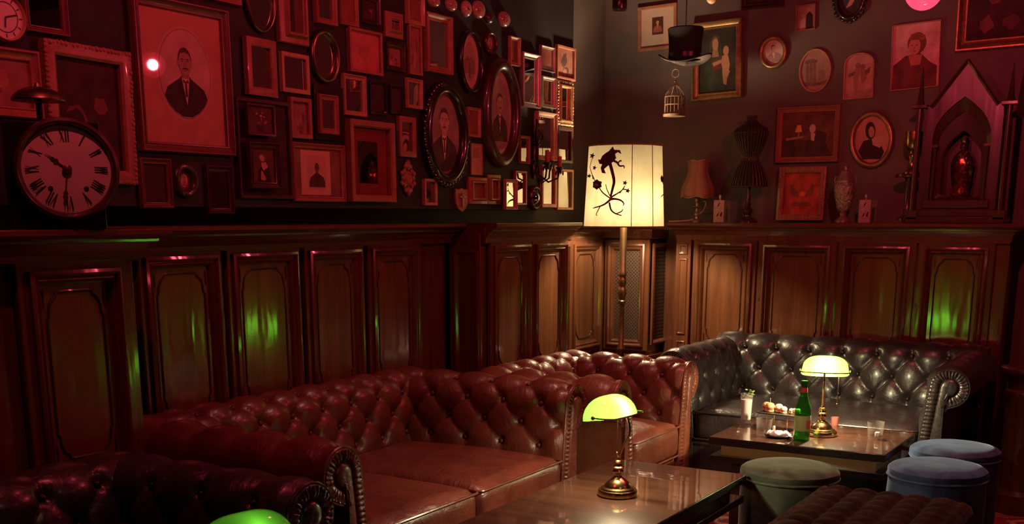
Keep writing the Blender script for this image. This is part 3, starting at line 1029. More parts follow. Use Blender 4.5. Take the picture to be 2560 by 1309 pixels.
        p.add([(.0, .02), (.2, .06), (.36, -.06), (.22, -.2), (.02, -.12)], (0.40, 0.24, 0.2), .3)
    elif kind == 'cupid_arch':      # two winged children: generic silhouettes
        p.base((0.34, 0.20, 0.17), .25)
        p.add([(-.46, -.5), (.46, -.5), (.46, -.30), (.2, -.36), (-.1, -.33), (-.46, -.38)], (0.26, 0.15, 0.13), .3)
        p.add(ell(-.05, .24, .10, .075), (0.20, 0.10, 0.085), .2)
        p.add(ell(.12, .20, .10, .07), (0.17, 0.085, 0.07), .2)
        p.add([(-.16, .17), (.04, .17), (.0, -.05), (-.06, -.42), (-.15, -.42), (-.2, -.05)], (0.25, 0.125, 0.10), .2)
        p.add([(.04, .14), (.24, .13), (.28, -.08), (.18, -.18), (.1, -.16), (.06, -.02)], (0.23, 0.11, 0.09), .2)
        p.add([(-.14, .12), (-.38, .06), (-.40, -.02), (-.2, .02)], (0.15, 0.075, 0.065), .3)
        p.add([(.2, .1), (.4, .2), (.38, .06), (.24, .0)], (0.13, 0.065, 0.055), .3)
        glass = False
    elif kind == 'ruins_oval':
        p.base((0.24, 0.16, 0.13), .2)
        p.add([(-.45, -.5), (.45, -.5), (.45, -.24), (.1, -.30), (-.45, -.26)], (0.13, 0.08, 0.065), .4)
        for xx, ww in ((-.26, .055), (-.14, .06), (-.02, .05)):
            p.add([(xx - ww, -.28), (xx + ww, -.28), (xx + ww * .8, .22), (xx - ww * .8, .22)], (0.15, 0.095, 0.075), .3)
        p.add([(-.36, .20), (.08, .20), (.06, .26), (-.12, .31), (-.34, .27)], (0.12, 0.075, 0.06), .3)
        p.add([(.1, -.25), (.34, -.25), (.34, .0), (.1, .02)], (0.19, 0.12, 0.10), .3)
        glass = False
    elif kind == 'townscape':
        p.base((0.36, 0.22, 0.16), .12)
        p.add(ell(0, 0, .34, .36, 40), (0.27, 0.16, 0.11), .15)
        p.add([(-.3, -.22), (.3, -.22), (.3, .02), (.2, .05), (.1, .12), (0, .05), (-.12, .1), (-.3, .0)], (0.16, 0.085, 0.06), .4)
        p.add([(-.05, -.3), (.05, -.3), (.04, .0), (-.04, .0)], (0.12, 0.065, 0.045), .3)
    elif kind == 'interior':
        p.base((0.10, 0.035, 0.026), .5)
        p.add([(-.5, -.5), (.5, -.5), (.3, -.14), (-.5, -.1)], (0.05, 0.02, 0.018), .4)
        p.add([(-.26, .06), (-.12, .06), (-.15, .22), (-.22, .22)], (0.55, 0.26, 0.10), .1)
        p.add([(-.2, -.05), (-.17, -.05), (-.17, .06), (-.2, .06)], (0.3, 0.12, 0.05))
        p.add([(-.42, -.13), (-.1, -.07), (-.08, -.03), (-.44, -.07)], (0.28, 0.13, 0.085), .2)
        p.add([(.0, -.3), (.34, -.3), (.36, .02), (.18, .10), (.05, .0)], (0.045, 0.02, 0.018), .3)
        p.add(ell(.08, .13, .06, .10), (0.42, 0.27, 0.2), .15)
        p.add([(.05, .03), (.14, .03), (.12, -.16), (.06, -.12)], (0.42, 0.28, 0.22), .1)
    elif kind == 'eagle':           # red print with two facing heraldic shapes
        p.base((0.30, 0.045, 0.035), .5)
        for sx in (-1, 1):
            p.add([(sx * .08, -.10), (sx * .30, -.02), (sx * .34, .18), (sx * .26, .26), (sx * .22, .10), (sx * .12, .05)], (0.14, 0.05, 0.04), .4)
        p.add([(-.3, -.3), (.3, -.3), (.26, -.2), (-.26, -.2)], (0.16, 0.04, 0.035), .4)
        p.add(ell(.02, .0, .07, .06), (0.6, 0.10, 0.06), .2)
    elif kind == 'couple':
        p.base((0.26, 0.14, 0.12), .2)
        p.add([(.0, -.5), (.42, -.5), (.40, .1), (.2, .26), (.02, .12)], (0.025, 0.014, 0.014), .2)
        p.add(ell(.12, .34, .12, .09), (0.3, 0.17, 0.14), .1)
        p.add([(-.35, -.5), (-.05, -.5), (0, -.1), (-.12, .06), (-.3, -.1)], (0.36, 0.22, 0.2), .2)
        p.add(ell(-.16, .12, .11, .08), (0.34, 0.2, 0.16), .1)
    elif kind == 'hands_oval':      # lower part of a praying half-figure
        p.base((0.035, 0.018, 0.022), .3)
        p.add([(-.5, .5), (-.4, -.2), (-.1, -.4), (.2, -.2), (.15, .5)], (0.035, 0.030, 0.055), .3)
        p.add([(-.18, -.30), (.06, -.24), (.22, -.06), (.14, .02), (-.02, -.10)], (0.36, 0.17, 0.12), .15)
    elif kind == 'lady_profile':
        p.base((0.075, 0.028, 0.020), .5)
        p.add([(-.3, -.5), (-.24, -.14), (0, .03), (.26, -.06), (.34, -.5)], (0.018, 0.009, 0.008), .3)
        p.add([(-.10, .08), (.12, .10), (.2, -.05), (.0, -.16), (-.08, -.04)], (0.36, 0.19, 0.13), .15)
        p.add(ell(.03, .25, .16, .13), (0.10, 0.05, 0.035), .3)
        p.add([(-.16, .29), (-.02, .32), (.06, .24), (.02, .12), (-.10, .13), (-.145, .19), (-.18, .215)], (0.36, 0.19, 0.13), .12)
        p.add([(-.14, -.42), (.02, -.46), (.1, -.40), (-.05, -.18), (-.12, -.16)], (0.32, 0.16, 0.11), .15)
    elif kind == 'flowers':
        p.base((0.07, 0.022, 0.020), .4)
        for k in range(14):
            p.add(ell(rnd.uniform(-.16, .22), rnd.uniform(-.28, .30), rnd.uniform(.03, .075), rnd.uniform(.03, .06), 9), rnd.choice([(0.34, .17, .13), (.24, .10, .075), (.05, .03, .02), (.16, .05, .04)]), .3)
        p.add([(-.14, -.2), (.16, -.2), (.10, -.4), (-.08, -.4)], (0.035, 0.02, 0.016), .3)
    elif kind == 'dark_figures':
        p.base((0.035, 0.014, 0.012), .5)
        figures(p, rnd, [(0.09, .03, .024), (.055, .02, .016), (.13, .05, .035), (.026, .012, .010)], 7)
    elif kind == 'soft_figures':
        p.base((0.20, 0.085, 0.065), .35)
        figures(p, rnd, [(0.12, .05, .04), (.26, .12, .09), (.08, .035, .03)], 5)
    elif kind == 'crest':
        p.base((0.33, 0.085, 0.075), .25)
        p.add([(-.2, .12), (.16, .16), (.12, -.12), (-.04, -.26), (-.18, -.1)], (0.27, 0.07, 0.06), .3)
    elif kind == 'letter':
        p.base((0.34, 0.21, 0.15), .2)
        for k in range(5): p.add([(-.35, -.4 + k * .07), (.3, -.4 + k * .07), (.3, -.385 + k * .07), (-.35, -.385 + k * .07)], (0.2, .10, .07))
        p.add([(-.3, .05), (.3, .05), (.28, .4), (-.26, .38)], (0.24, 0.15, 0.10), .4)
    elif kind == 'red_mat':
        p.base((0.13, 0.012, 0.016), .2)
        b = MB(); b.poly([(x, y - .002, z) for x, z in [(-.30 * w, -.32 * h), (.22 * w, -.32 * h), (.22 * w, .30 * h), (-.30 * w, .30 * h)]])
        b.build('mirror_glass', 'mirror', parent, flat=True)
    elif kind == 'dark':
        p.base((0.030, 0.014, 0.012), .4)
    elif kind == 'dull_red':
        p.base((0.16, 0.045, 0.035), .3)
    elif kind == 'cameo':
        p.base((0.10, 0.035, 0.03), .3)
        p.add(ell(0, -.02, .26, .34), (0.40, 0.27, 0.2), .2)
        p.add(ell(.02, .12, .13, .13), (0.26, 0.13, 0.1), .3)
        p.add([(-.2, -.3), (.22, -.3), (.14, -.02), (-.12, -.02)], (0.2, 0.10, 0.08), .3)
    p.done(parent)
    if glass and min(w, h) > 0.05:
        b = MB(); b.poly([(x, y - .0058, z) for x, z in outline(shape, w, h, 0)])
        b.build('glass_pane', 'pane', parent, flat=True)


def frame_prof(style, t, d):
    """moulding section: (inset from the outer edge, distance from the wall)"""
    if style == 'flat':
        return [(0, 0), (0, d), (t * .12, d * 1.06), (t * .8, d * 1.0), (t, d * .8), (t, d * .3)]
    if style == 'cove':
        return [(0, 0), (0, d * .8), (t * .10, d), (t * .22, d), (t * .34, d * .78), (t * .70, d * .55), (t * .80, d * .66), (t * .92, d * .62), (t, d * .4), (t, d * .25)]
    if style == 'scoop':
        return [(0, 0), (0, d * .45), (t * .08, d * .55), (t * .5, d * .62), (t * .72, d), (t * .85, d * .98), (t * .90, d * .8), (t, d * .7), (t, d * .25)]
    if style == 'box':
        return [(0, 0), (0, d), (t * .45, d), (t * .5, d * .8), (t * .9, d * .75), (t, d * .7), (t, d * .25)]
    if style == 'round':
        return [(0, 0), (0, d * .3)] + [(t / 2 - t / 2 * cos(a), d * (.35 + .65 * sin(a))) for a in [PI * k / 8 for k in range(1, 8)]] + [(t, d * .35), (t, d * .2)]


def framed(side, label, cat, name, x0, x1, z0, z1, mat, kind, style='cove', t=0.03, d=0.022, shape='rect', tilt=0.0, lean=0.0, yaw=0.0, gap=0.0, group=None, ornate=None, stand=None, n=56):
    """px box on the photograph -> a real frame of that size hung on the wall (side L or R)"""
    cx, cz = (x0 + x1) / 2, (z0 + z1) / 2
    if side == 'L':
        f = lambda a, c: hx(a, c, XW + gap + d * .5)
        W = f(x1, cz).y - f(x0, cz).y
    else:
        pl = (YW if stand is None else stand) - gap - d * .5
        f = lambda a, c: hy(a, c, pl)
        W = f(x1, cz).x - f(x0, cz).x
    H = f(cx, z0).z - f(cx, z1).z
    P = (f(x0, cz) + f(x1, cz)) / 2
    P.z = (f(cx, z0).z + f(cx, z1).z) / 2
    if side == 'L':
        P.x = XW + gap
        o = thing(name, label, cat, P, LEFT, group)
        o.rotation_euler = (lean, tilt, LEFT + yaw)
    else:
        P.y = pl + d * .5
        o = thing(name, label, cat, P, 0, group)
        o.rotation_euler = (lean, tilt, yaw)
    rnd = random.Random(label)
    pr = frame_prof(style, t, d)
    b = MB()
    lp = [[(x, -dd, z) for x, z in outline(shape, W, H, i, n)] for i, dd in pr]
    b.loops(lp, cap0=True)
    fr = b.build('frame', mat, o, ang=30)
    if ornate:                  # carved leaves or beads round the moulding, part of the frame
        b = MB()
        ring = outline(shape, W, H, t * ornate.get('at', .5), 400 if shape != 'rect' else n)
        if shape == 'rect':
            pts = []
            for (ax, az), (bx, bz) in zip(ring, ring[1:] + ring[:1]):
                L = math.hypot(bx - ax, bz - az)
                k = max(3, int(L / ornate['step']))
                pts += [(ax + (bx - ax) * j / k, az + (bz - az) * j / k) for j in range(k)]
        else:
            L, pts, acc = 0, [ring[0]], 0
            for p0, p1 in zip(ring, ring[1:] + ring[:1]):
                acc += math.hypot(p1[0] - p0[0], p1[1] - p0[1])
                if acc >= ornate['step']:
                    pts.append(p1); acc = 0
        r = ornate['r']
        for k, (px, pz) in enumerate(pts):
            rr = r * rnd.uniform(.8, 1.2)
            b.ball((px + rnd.uniform(-.2, .2) * r, -d * ornate.get('h', .8) - rr * .2, pz + rnd.uniform(-.2, .2) * r), (rr, rr * .7, rr), 7, k=5)
        b.build('carving', mat if isinstance(mat, str) else mat, fr)
    w, h = W - 2 * t + .002, H - 2 * t + .002
    if kind:
        content(kind, o, w, h, shape, -d * .28, rnd)
    return o, W, H


FR = framed
P_, MI = 'picture', 'mirror'
L_, R_ = 'L', 'R'
# --- left wall, from the clock corner to the lamp
FR(L_, 'rectangular mirror high behind the old clock, beside the white round wall clock', MI, 'framed_mirror', 57, 166, -60, 84, 'mahogany_frame', 'mirror', 'cove', .022, .02)
FR(L_, 'framed dull red picture cut off by the left photo edge, above the old clock', P_, 'framed_picture', -78, 100, 118, 292, 'copper_frame', 'soft_figures', 'cove', .035, .025)
FR(L_, 'large ornate scalloped frame with a dark painting, half hidden by the clock bell', P_, 'framed_picture', 116, 328, 116, 456, 'copper_frame', 'dark_figures', 'flat', .045, .03, tilt=.02, ornate=dict(step=.015, r=.0085, at=.14, h=.9))
FR(L_, 'largest framed portrait, a man in a dark coat inside a pale oval mat', P_, 'framed_portrait', 339, 575, 5, 383, 'mahogany_frame', 'man_mat', 'cove', .036, .03)
FR(L_, 'frame corner cut off by the top edge, right of the largest framed portrait', P_, 'framed_picture', 512, 598, -120, 6, 'copper_frame', 'dull_red', 'cove', .025, .02)
FR(L_, 'small empty-looking dark picture in a reddish frame under the largest portrait', P_, 'framed_picture', 350, 428, 395, 520, 'mahogany_frame', 'dark', 'cove', .022, .02)
FR(L_, 'small oval medallion in a round wooden rim under the largest portrait', P_, 'oval_medallion', 432, 494, 405, 495, 'dark_frame', 'cameo', 'round', .030, .03, shape='oval')
FR(L_, 'narrow dark framed mirror with a pale striped reflection, low beside the oval medallion', MI, 'framed_mirror', 517, 580, 414, 534, 'dark_frame', 'mirror', 'cove', .022, .02, yaw=-.06)
FR(L_, 'large oval mirror cut off by the top of the photo', MI, 'oval_mirror', 611, 689, -84, 82, 'dark_brass', 'mirror', 'round', .016, .02, shape='oval', yaw=.03)
FR(L_, 'tall mirror in a deep stepped frame right beside the large oval mirror', MI, 'framed_mirror', 699, 771, -40, 110, 'copper_frame', 'mirror', 'scoop', .045, .045)
FR(L_, 'reddish framed mirror at the top edge, above the middle-sized oval mirror', MI, 'framed_mirror', 787, 839, -40, 62, 'copper_frame', 'mirror', 'cove', .026, .025)
FR(L_, 'slim frame with a red picture at the top edge, above the square red print', P_, 'framed_picture', 849, 893, -40, 65, 'copper_frame', 'dull_red', 'cove', .020, .02)
FR(L_, 'dark framed picture at the top edge left of the tiny square frame', P_, 'framed_picture', 901, 948, -10, 61, 'dark_frame', 'dark_figures', 'cove', .022, .025)
FR(L_, 'tiny mirror in a thick square reddish frame', MI, 'framed_mirror', 964, 1008, 31, 95, 'copper_frame', 'mirror', 'scoop', .036, .03)
FR(L_, 'bright red-edged frame at the top edge above the tall slim picture', P_, 'framed_picture', 1017, 1058, -14, 63, 'pale_frame', 'dull_red', 'cove', .020, .025)
FR(L_, 'upright mirror in a pale reddish frame beneath the large oval mirror', MI, 'framed_mirror', 612, 689, 97, 240, 'copper_frame', 'mirror', 'flat', .032, .022, yaw=.05)
FR(L_, 'nearly square mirror in a thin pale frame above the slim copper picture', MI, 'framed_mirror', 701, 771, 134, 233, 'pale_frame', 'mirror', 'flat', .018, .018, yaw=.02)
FR(L_, 'middle-sized oval mirror in a rounded brass rim', MI, 'oval_mirror', 776, 847, 73, 208, 'dark_brass', 'mirror', 'round', .022, .028, shape='oval')
FR(L_, 'square red print in a thin frame right of the middle-sized oval mirror', P_, 'framed_picture', 871, 953, 75, 184, 'copper_frame', 'crest', 'flat', .012, .02)
FR(L_, 'small dark square picture directly beneath the tiny thick square frame', P_, 'framed_picture', 964, 1010, 108, 178, 'dark_frame', 'soft_figures', 'cove', .024, .022)
FR(L_, 'tall slim picture right of the two small square frames', P_, 'framed_picture', 1021, 1053, 62, 187, 'copper_frame', 'soft_figures', 'flat', .012, .016)
FR(L_, 'upright dark mirror in a pale oak frame beneath the square red print', MI, 'framed_mirror', 857, 913, 187, 290, 'pale_frame', 'mirror', 'cove', .022, .022)
FR(L_, 'faint black framed picture right of the pale oak mirror', P_, 'framed_picture', 922, 966, 202, 286, 'black_frame', 'dark', 'flat', .014, .016)
FR(L_, 'faint black framed picture just left of the small light-framed mirror', P_, 'framed_picture', 973, 1007, 213, 285, 'black_frame', 'dark', 'flat', .012, .016)
FR(L_, 'small light-framed mirror left of the carved oval portrait', MI, 'framed_mirror', 1015, 1055, 197, 272, 'pale_frame', 'mirror', 'cove', .018, .02, yaw=.04)
FR(L_, 'slim copper-edged picture left of the heavy dark double frame', P_, 'framed_picture', 724, 776, 245, 346, 'copper_frame', 'soft_figures', 'flat', .018, .02)
FR(L_, 'small mirror in a copper frame set inside a heavy dark outer frame', MI, 'framed_mirror', 783, 855, 216, 350, 'black_frame', None, 'flat', .052, .018)
FR(L_, 'copper inner frame with mirror mounted on the heavy dark frame', MI, 'framed_mirror', 797, 844, 237, 335, 'copper_frame', 'mirror', 'cove', .024, .02, gap=.02)
FR(L_, 'big black glossy panel framed in dark wood behind the flower and profile pictures', P_, 'framed_board', 592, 727, 250, 496, 'dark_frame', 'dark', 'flat', .016, .02)
FR(L_, 'small flower picture in a dark frame, upper one on the big black panel', P_, 'framed_picture', 616, 686, 260, 339, 'dark_frame', 'flowers', 'flat', .010, .014, gap=.03)
FR(L_, 'dark portrait of a woman in profile, lower one on the big black panel', P_, 'framed_portrait', 622, 698, 355, 471, 'dark_frame', 'lady_profile', 'cove', .026, .022, gap=.03)
FR(L_, 'portrait of a dark-clothed young person on pale paper in a square frame', P_, 'framed_portrait', 730, 860, 359, 504, 'copper_frame', 'lad_mat', 'cove', .022, .025)
FR(L_, 'tall picture with a deep red mat and a narrow reflecting centre', P_, 'framed_picture', 870, 981, 303, 504, 'copper_frame', 'red_mat', 'flat', .030, .04)
FR(L_, 'small mirror in a broad copper frame just above the carved cartouche', MI, 'framed_mirror', 994, 1038, 292, 392, 'copper_frame', 'mirror', 'flat', .026, .02, yaw=.05)
FR(L_, 'large mirror in a reddish frame left of the cream oval view', MI, 'framed_mirror', 1064, 1128, 36, 184, 'copper_frame', 'mirror', 'cove', .034, .03)
FR(L_, 'cream oval view of a town in a black and gilt rim', P_, 'oval_picture', 1147, 1206, 73, 234, 'black_frame', 'townscape', 'round', .026, .035, shape='oval')
FR(L_, 'small dark oval picture right of the cream oval view', P_, 'oval_picture', 1211, 1243, 76, 138, 'dark_frame', 'cameo', 'round', .022, .025, shape='oval')
FR(L_, 'oval portrait of a moustached man in a black frame carved all round with leaves', P_, 'oval_portrait', 1060, 1167, 207, 462, 'black_frame', 'man_oval', 'round', .055, .05, shape='oval', ornate=dict(step=.026, r=.017, at=.10, h=.5))
FR(L_, 'largest oval portrait, a man in a white collar in a smooth dark moulded frame', P_, 'oval_portrait', 1207, 1299, 143, 419, 'dark_frame', 'man_pale', 'round', .070, .055, shape='oval')
FR(L_, 'small gilt-edged picture between the two large oval portraits', P_, 'framed_picture', 1168, 1199, 269, 343, 'pale_frame', 'dull_red', 'cove', .014, .02)
FR(L_, 'pale unframed letter sheet between the two large oval portraits', P_, 'letter_sheet', 1177, 1205, 359, 437, 'pale_frame', 'letter', 'flat', .004, .008)
FR(L_, 'small dark mirror low under the carved oval portrait', MI, 'framed_mirror', 1059, 1090, 447, 513, 'pale_frame', 'mirror', 'flat', .014, .018)
FR(L_, 'square reddish frame under the largest oval portrait, right of the shield plaque', P_, 'framed_picture', 1172, 1218, 443, 510, 'copper_frame', 'dull_red', 'scoop', .032, .03)
FR(L_, 'gilt square-cornered frame right of the square reddish frame', P_, 'framed_picture', 1219, 1252, 436, 511, 'gold', 'dull_red', 'scoop', .034, .03)
FR(L_, 'small pale-framed picture just above the largest oval portrait', P_, 'framed_picture', 1274, 1299, 92, 165, 'pale_frame', 'dull_red', 'cove', .018, .02)
FR(L_, 'tall silver-framed mirror with red streaks, right of the largest oval portrait', MI, 'framed_mirror', 1304, 1348, 133, 269, 'silver_frame', 'mirror', 'cove', .030, .03)
FR(L_, 'small silver-framed dark picture at the upper right, left of the corner picture', P_, 'framed_picture', 1351, 1385, 116, 179, 'silver_frame', 'dull_red', 'cove', .014, .02)
FR(L_, 'reddish picture at the upper right corner of the left wall', P_, 'framed_picture', 1390, 1436, 116, 199, 'copper_frame', 'soft_figures', 'flat', .014, .02)
FR(L_, 'small silver-framed mirror right of the tall red-streaked mirror', MI, 'framed_mirror', 1353, 1387, 192, 270, 'silver_frame', 'mirror', 'cove', .020, .025)
FR(L_, 'pale mirror in a broad carved gilt frame next to the grey wall', MI, 'framed_mirror', 1393, 1433, 202, 315, 'gold', 'mirror', 'scoop', .038, .03, ornate=dict(step=.016, r=.009, at=.25, h=.5))
FR(L_, 'large red-and-gilt framed mirror behind the candle sconce', MI, 'framed_mirror', 1340, 1389, 280, 401, 'pale_frame', 'mirror', 'cove', .028, .03, yaw=.01)
FR(L_, 'thin dark framed mirror under the carved gilt one at the wall end', MI, 'framed_mirror', 1391, 1430, 317, 408, 'dark_frame', 'mirror', 'flat', .020, .02, yaw=.012)
FR(L_, 'small pale-framed mirror low at the left of the mirrors near the lamp', MI, 'framed_mirror', 1262, 1291, 448, 524, 'pale_frame', 'mirror', 'cove', .018, .02, gap=.03)
FR(L_, 'mirror in a thin wooden frame reflecting the lamp, left of the candle sconce', MI, 'framed_mirror', 1286, 1315, 427, 512, 'copper_frame', 'mirror', 'flat', .012, .016, yaw=.022)
FR(L_, 'small convex mirror in a round reddish rim under the candle sconce', MI, 'convex_mirror', 1323, 1351, 463, 525, 'dark_frame', 'convex', 'round', .022, .028, shape='oval', gap=.0)
FR(L_, 'orange wood framed mirror reflecting the lamp, right of the candle sconce', MI, 'framed_mirror', 1352, 1389, 412, 518, 'pale_frame', 'mirror', 'flat', .020, .02, yaw=.008)
FR(L_, 'bright mirror in an oak frame at the lowest right corner of the left wall', MI, 'framed_mirror', 1391, 1430, 423, 524, 'pale_frame', 'mirror', 'flat', .014, .02)
FR(L_, 'small copper mirror half hidden behind the candle figurine', MI, 'framed_mirror', 1299, 1323, 339, 409, 'copper_frame', 'mirror', 'cove', .014, .018)
# --- right wall
FR(R_, 'white-matted small portrait in a red-edged frame behind the top hat', P_, 'framed_portrait', 1596, 1692, 13, 124, 'copper_frame', 'small_mat', 'flat', .020, .02, tilt=-.03)
FR(R_, 'dark oil painting of a robed figure in a gilt frame, partly behind the top hat', P_, 'framed_painting', 1731, 1857, 51, 249, 'gold', 'robed', 'cove', .048, .045, tilt=-.035)
FR(R_, 'dark picture frame cut off by the top edge above the gilt painting', P_, 'framed_picture', 1856, 1961, -80, 20, 'dark_frame', 'dark', 'cove', .03, .03)
FR(R_, 'small gilt oval portrait of a lady right of the gilt painting', P_, 'oval_portrait', 1897, 1969, 87, 173, 'gold', 'lady_oval', 'round', .030, .03, shape='oval', tilt=-.15)
FR(R_, 'small upright photograph of a couple in a thin frame', P_, 'framed_photo', 1990, 2039, 12, 76, 'copper_frame', 'couple', 'flat', .008, .016, tilt=-.04)
FR(R_, 'dark ornate oval picture with clasped hands at the top edge', P_, 'oval_picture', 2085, 2168, -75, 52, 'black_frame', 'hands_oval', 'round', .03, .03, shape='oval', ornate=dict(step=.024, r=.014, at=.0, h=.5))
FR(R_, 'thin-rimmed oval view of ruined columns', P_, 'oval_picture', 1998, 2078, 122, 231, 'pale_frame', 'ruins_oval', 'flat', .010, .014, shape='oval', tilt=-.06)
FR(R_, 'arch-topped picture of two winged children', P_, 'arched_picture', 2110, 2185, 132, 247, 'pale_frame', 'cupid_arch', 'flat', .008, .014, shape='arch', tilt=-.03)
FR(R_, 'magenta-lit unframed print of a lady with covered hair', P_, 'print_on_board', 2229, 2350, 57, 222, 'pale_frame', 'lady_bust', 'flat', .006, .014, tilt=-.045)
FR(R_, 'large gilt frame cut off by the upper right corner of the photo', P_, 'framed_painting', 2395, 2600, -110, 122, 'gold', 'dark_figures', 'cove', .060, .04, tilt=-.02)
FR(R_, 'wide framed picture of a lamplit room with a seated figure', P_, 'framed_picture', 1942, 2099, 265, 406, 'copper_frame', 'interior', 'cove', .036, .035, tilt=.0)
FR(R_, 'largest oval on the right wall, a woman in a dark shawl', P_, 'oval_portrait', 2123, 2236, 276, 421, 'gold', 'shawl_oval', 'round', .034, .035, shape='oval', tilt=-.12)
FR(R_, 'red print in a beaded ornate frame standing on the wide cabinet', P_, 'framed_picture', 1946, 2063, 417, 551, 'copper_frame', 'eagle', 'flat', .036, .03, stand=7.10, lean=-.06, ornate=dict(step=.020, r=.010, at=.45, h=.9))


# ------------------------------------------------------------------ buttoned leather seating
def scroll_profile(h, R=0.095, z0=0.30, lean=0.035, zbot=0.10):
    """(d, z): d grows away from the seat; up the inside, over the roll, down the outside"""
    zc = h - R
    pts = [(0.0, z0), (0.0 + lean * .3, z0 + (zc - z0) * .35), (lean * .8, z0 + (zc - z0) * .8)]
    cx = lean + R
    for k in range(0, 15):
        a = PI - k * (PI * 1.40) / 14
        pts.append((cx + R * cos(a), zc + R * sin(a)))
    last = pts[-1]
    pts.append((last[0] - .035, last[1] - .012))
    pts.append((last[0] - .045, last[1] - .05))
    pts.append((last[0] - .045, zbot))
    return pts


def resample(pts, step):
    out, nn = [], []
    seg = []
    for p, q in zip(pts, pts[1:]): seg.append(math.hypot(q[0] - p[0], q[1] - p[1]))
    tot = sum(seg)
    n = max(4, int(tot / step))
    k, acc = 0, 0.0
    for j in range(n + 1):
        s = tot * j / n
        while k < len(seg) - 1 and acc + seg[k] < s:
            acc += seg[k]; k += 1
        f = (s - acc) / seg[k]
        out.append((pts[k][0] + (pts[k + 1][0] - pts[k][0]) * f, pts[k][1] + (pts[k + 1][1] - pts[k][1]) * f))
    for j in range(len(out)):
        a, c = out[max(j - 1, 0)], out[min(j + 1, len(out) - 1)]
        dx, dz = c[0] - a[0], c[1] - a[1]
        l = math.hypot(dx, dz) or 1
        nn.append((-dz / l, dx / l))
    return out, nn, tot


def tufted(L, prof, a, brow, rows, t0, amp=0.027, deep=0.024, step=0.011, phase=0.0):
    """returns grid points (s, d, z) and button spots for a buttoned piece of length L along s"""
    P, N, tot = resample(prof, step)
    ns = int(L / step)
    nb = max(1, round(L / a))
    a = L / nb
    tN = t0 + brow * (rows - 1)
    dt = tot / (len(P) - 1)
    rowsout = []
    for j, ((d, z), (nx, nz)) in enumerate(zip(P, N)):
        t = j * dt
        line = []
        tc = min(max(t, t0), tN)
        fade = 1.0
        if t > tN: fade = max(0.0, 1 - (t - tN) / 0.26)
        if t < t0: fade = max(0.0, 1 - (t0 - t) / 0.14)
        for i in range(ns + 1):
            s = L * i / ns
            u = s / a + (tc - t0) / (2 * brow) + phase
            v = s / a - (tc - t0) / (2 * brow) + phase
            du, dv = u - round(u), v - round(v)
            h = amp * (abs(sin(PI * u)) * abs(sin(PI * v))) ** 0.42
            ds, dd = a * (du + dv) / 2, brow * (du - dv) + (t - tc)
            h -= deep * math.exp(-(ds * ds + dd * dd) / (0.021 ** 2))
            e = min(s, L - s)
            edge = min(1.0, e / 0.03)
            hh = h * fade * (0.25 + .75 * edge)
            line.append((s, d - nx * hh * -1 if False else d + nx * hh, z + nz * hh))
        rowsout.append(line)
    spots = []
    for r in range(rows):
        t = t0 + r * brow
        j = min(len(P) - 1, int(round(t / dt)))
        for i in range(-1, nb + 2):
            s = (i + (r % 2) / 2 - phase) * a
            if 0.03 < s < L - 0.03:
                spots.append((s, P[j], N[j]))
    return rowsout, spots


def pillow_mesh(sx, sy, sz, r=0.05, crown=0.03, n=18, wr=0.0, seed=1):
    rnd = random.Random(seed)
    b = MB()
    ph = [rnd.uniform(0, 6) for _ in range(6)]

    def mp(p):
        q = []
        for c, h in zip(p, (sx / 2, sy / 2, sz / 2)):
            q.append(c * h)
        core = [max(-h + r, min(h - r, c)) for c, h in zip(q, (sx / 2, sy / 2, sz / 2))]
        dv = Vector(q) - Vector(core)
        if dv.length > 1e-9: dv = dv.normalized() * min(r, max(abs(x) for x in (Vector(q) - Vector(core))))
        o = Vector(core) + dv
        k = (1 - p[0] ** 2) * (1 - p[1] ** 2)
        o.z += crown * (k ** .6) * (1 if p[2] > 0 else .2) * abs(p[2])
        o.z += wr * sin(p[0] * 9 + ph[0] + 3 * p[1]) * sin(p[1] * 7 + ph[1] + 2 * p[0]) * (1 if p[2] > 0 else 0)
        return tuple(o)
    cache = {}

    def V(p):
        k = tuple(round(c, 5) for c in p)
        if k not in cache: cache[k] = b.P(mp(p))
        return cache[k]
    g = [-1 + 2 * k / n for k in range(n + 1)]
    m = max(4, n // 3)
    gz = [-1 + 2 * k / m for k in range(m + 1)]
    for i in range(n):
        for j in range(n):
            for z in (-1, 1):
                f = [V((g[i], g[j], z)), V((g[i + 1], g[j], z)), V((g[i + 1], g[j + 1], z)), V((g[i], g[j + 1], z))]
                b.F(f if z > 0 else f[::-1])
        for j in range(m):
            for s in (-1, 1):
                f = [V((s, g[i], gz[j])), V((s, g[i + 1], gz[j])), V((s, g[i + 1], gz[j + 1])), V((s, g[i], gz[j + 1]))]
                b.F(f if s > 0 else f[::-1])
                f = [V((g[i], s, gz[j])), V((g[i + 1], s, gz[j])), V((g[i + 1], s, gz[j + 1])), V((g[i], s, gz[j + 1]))]
                b.F(f if s < 0 else f[::-1])
    return b


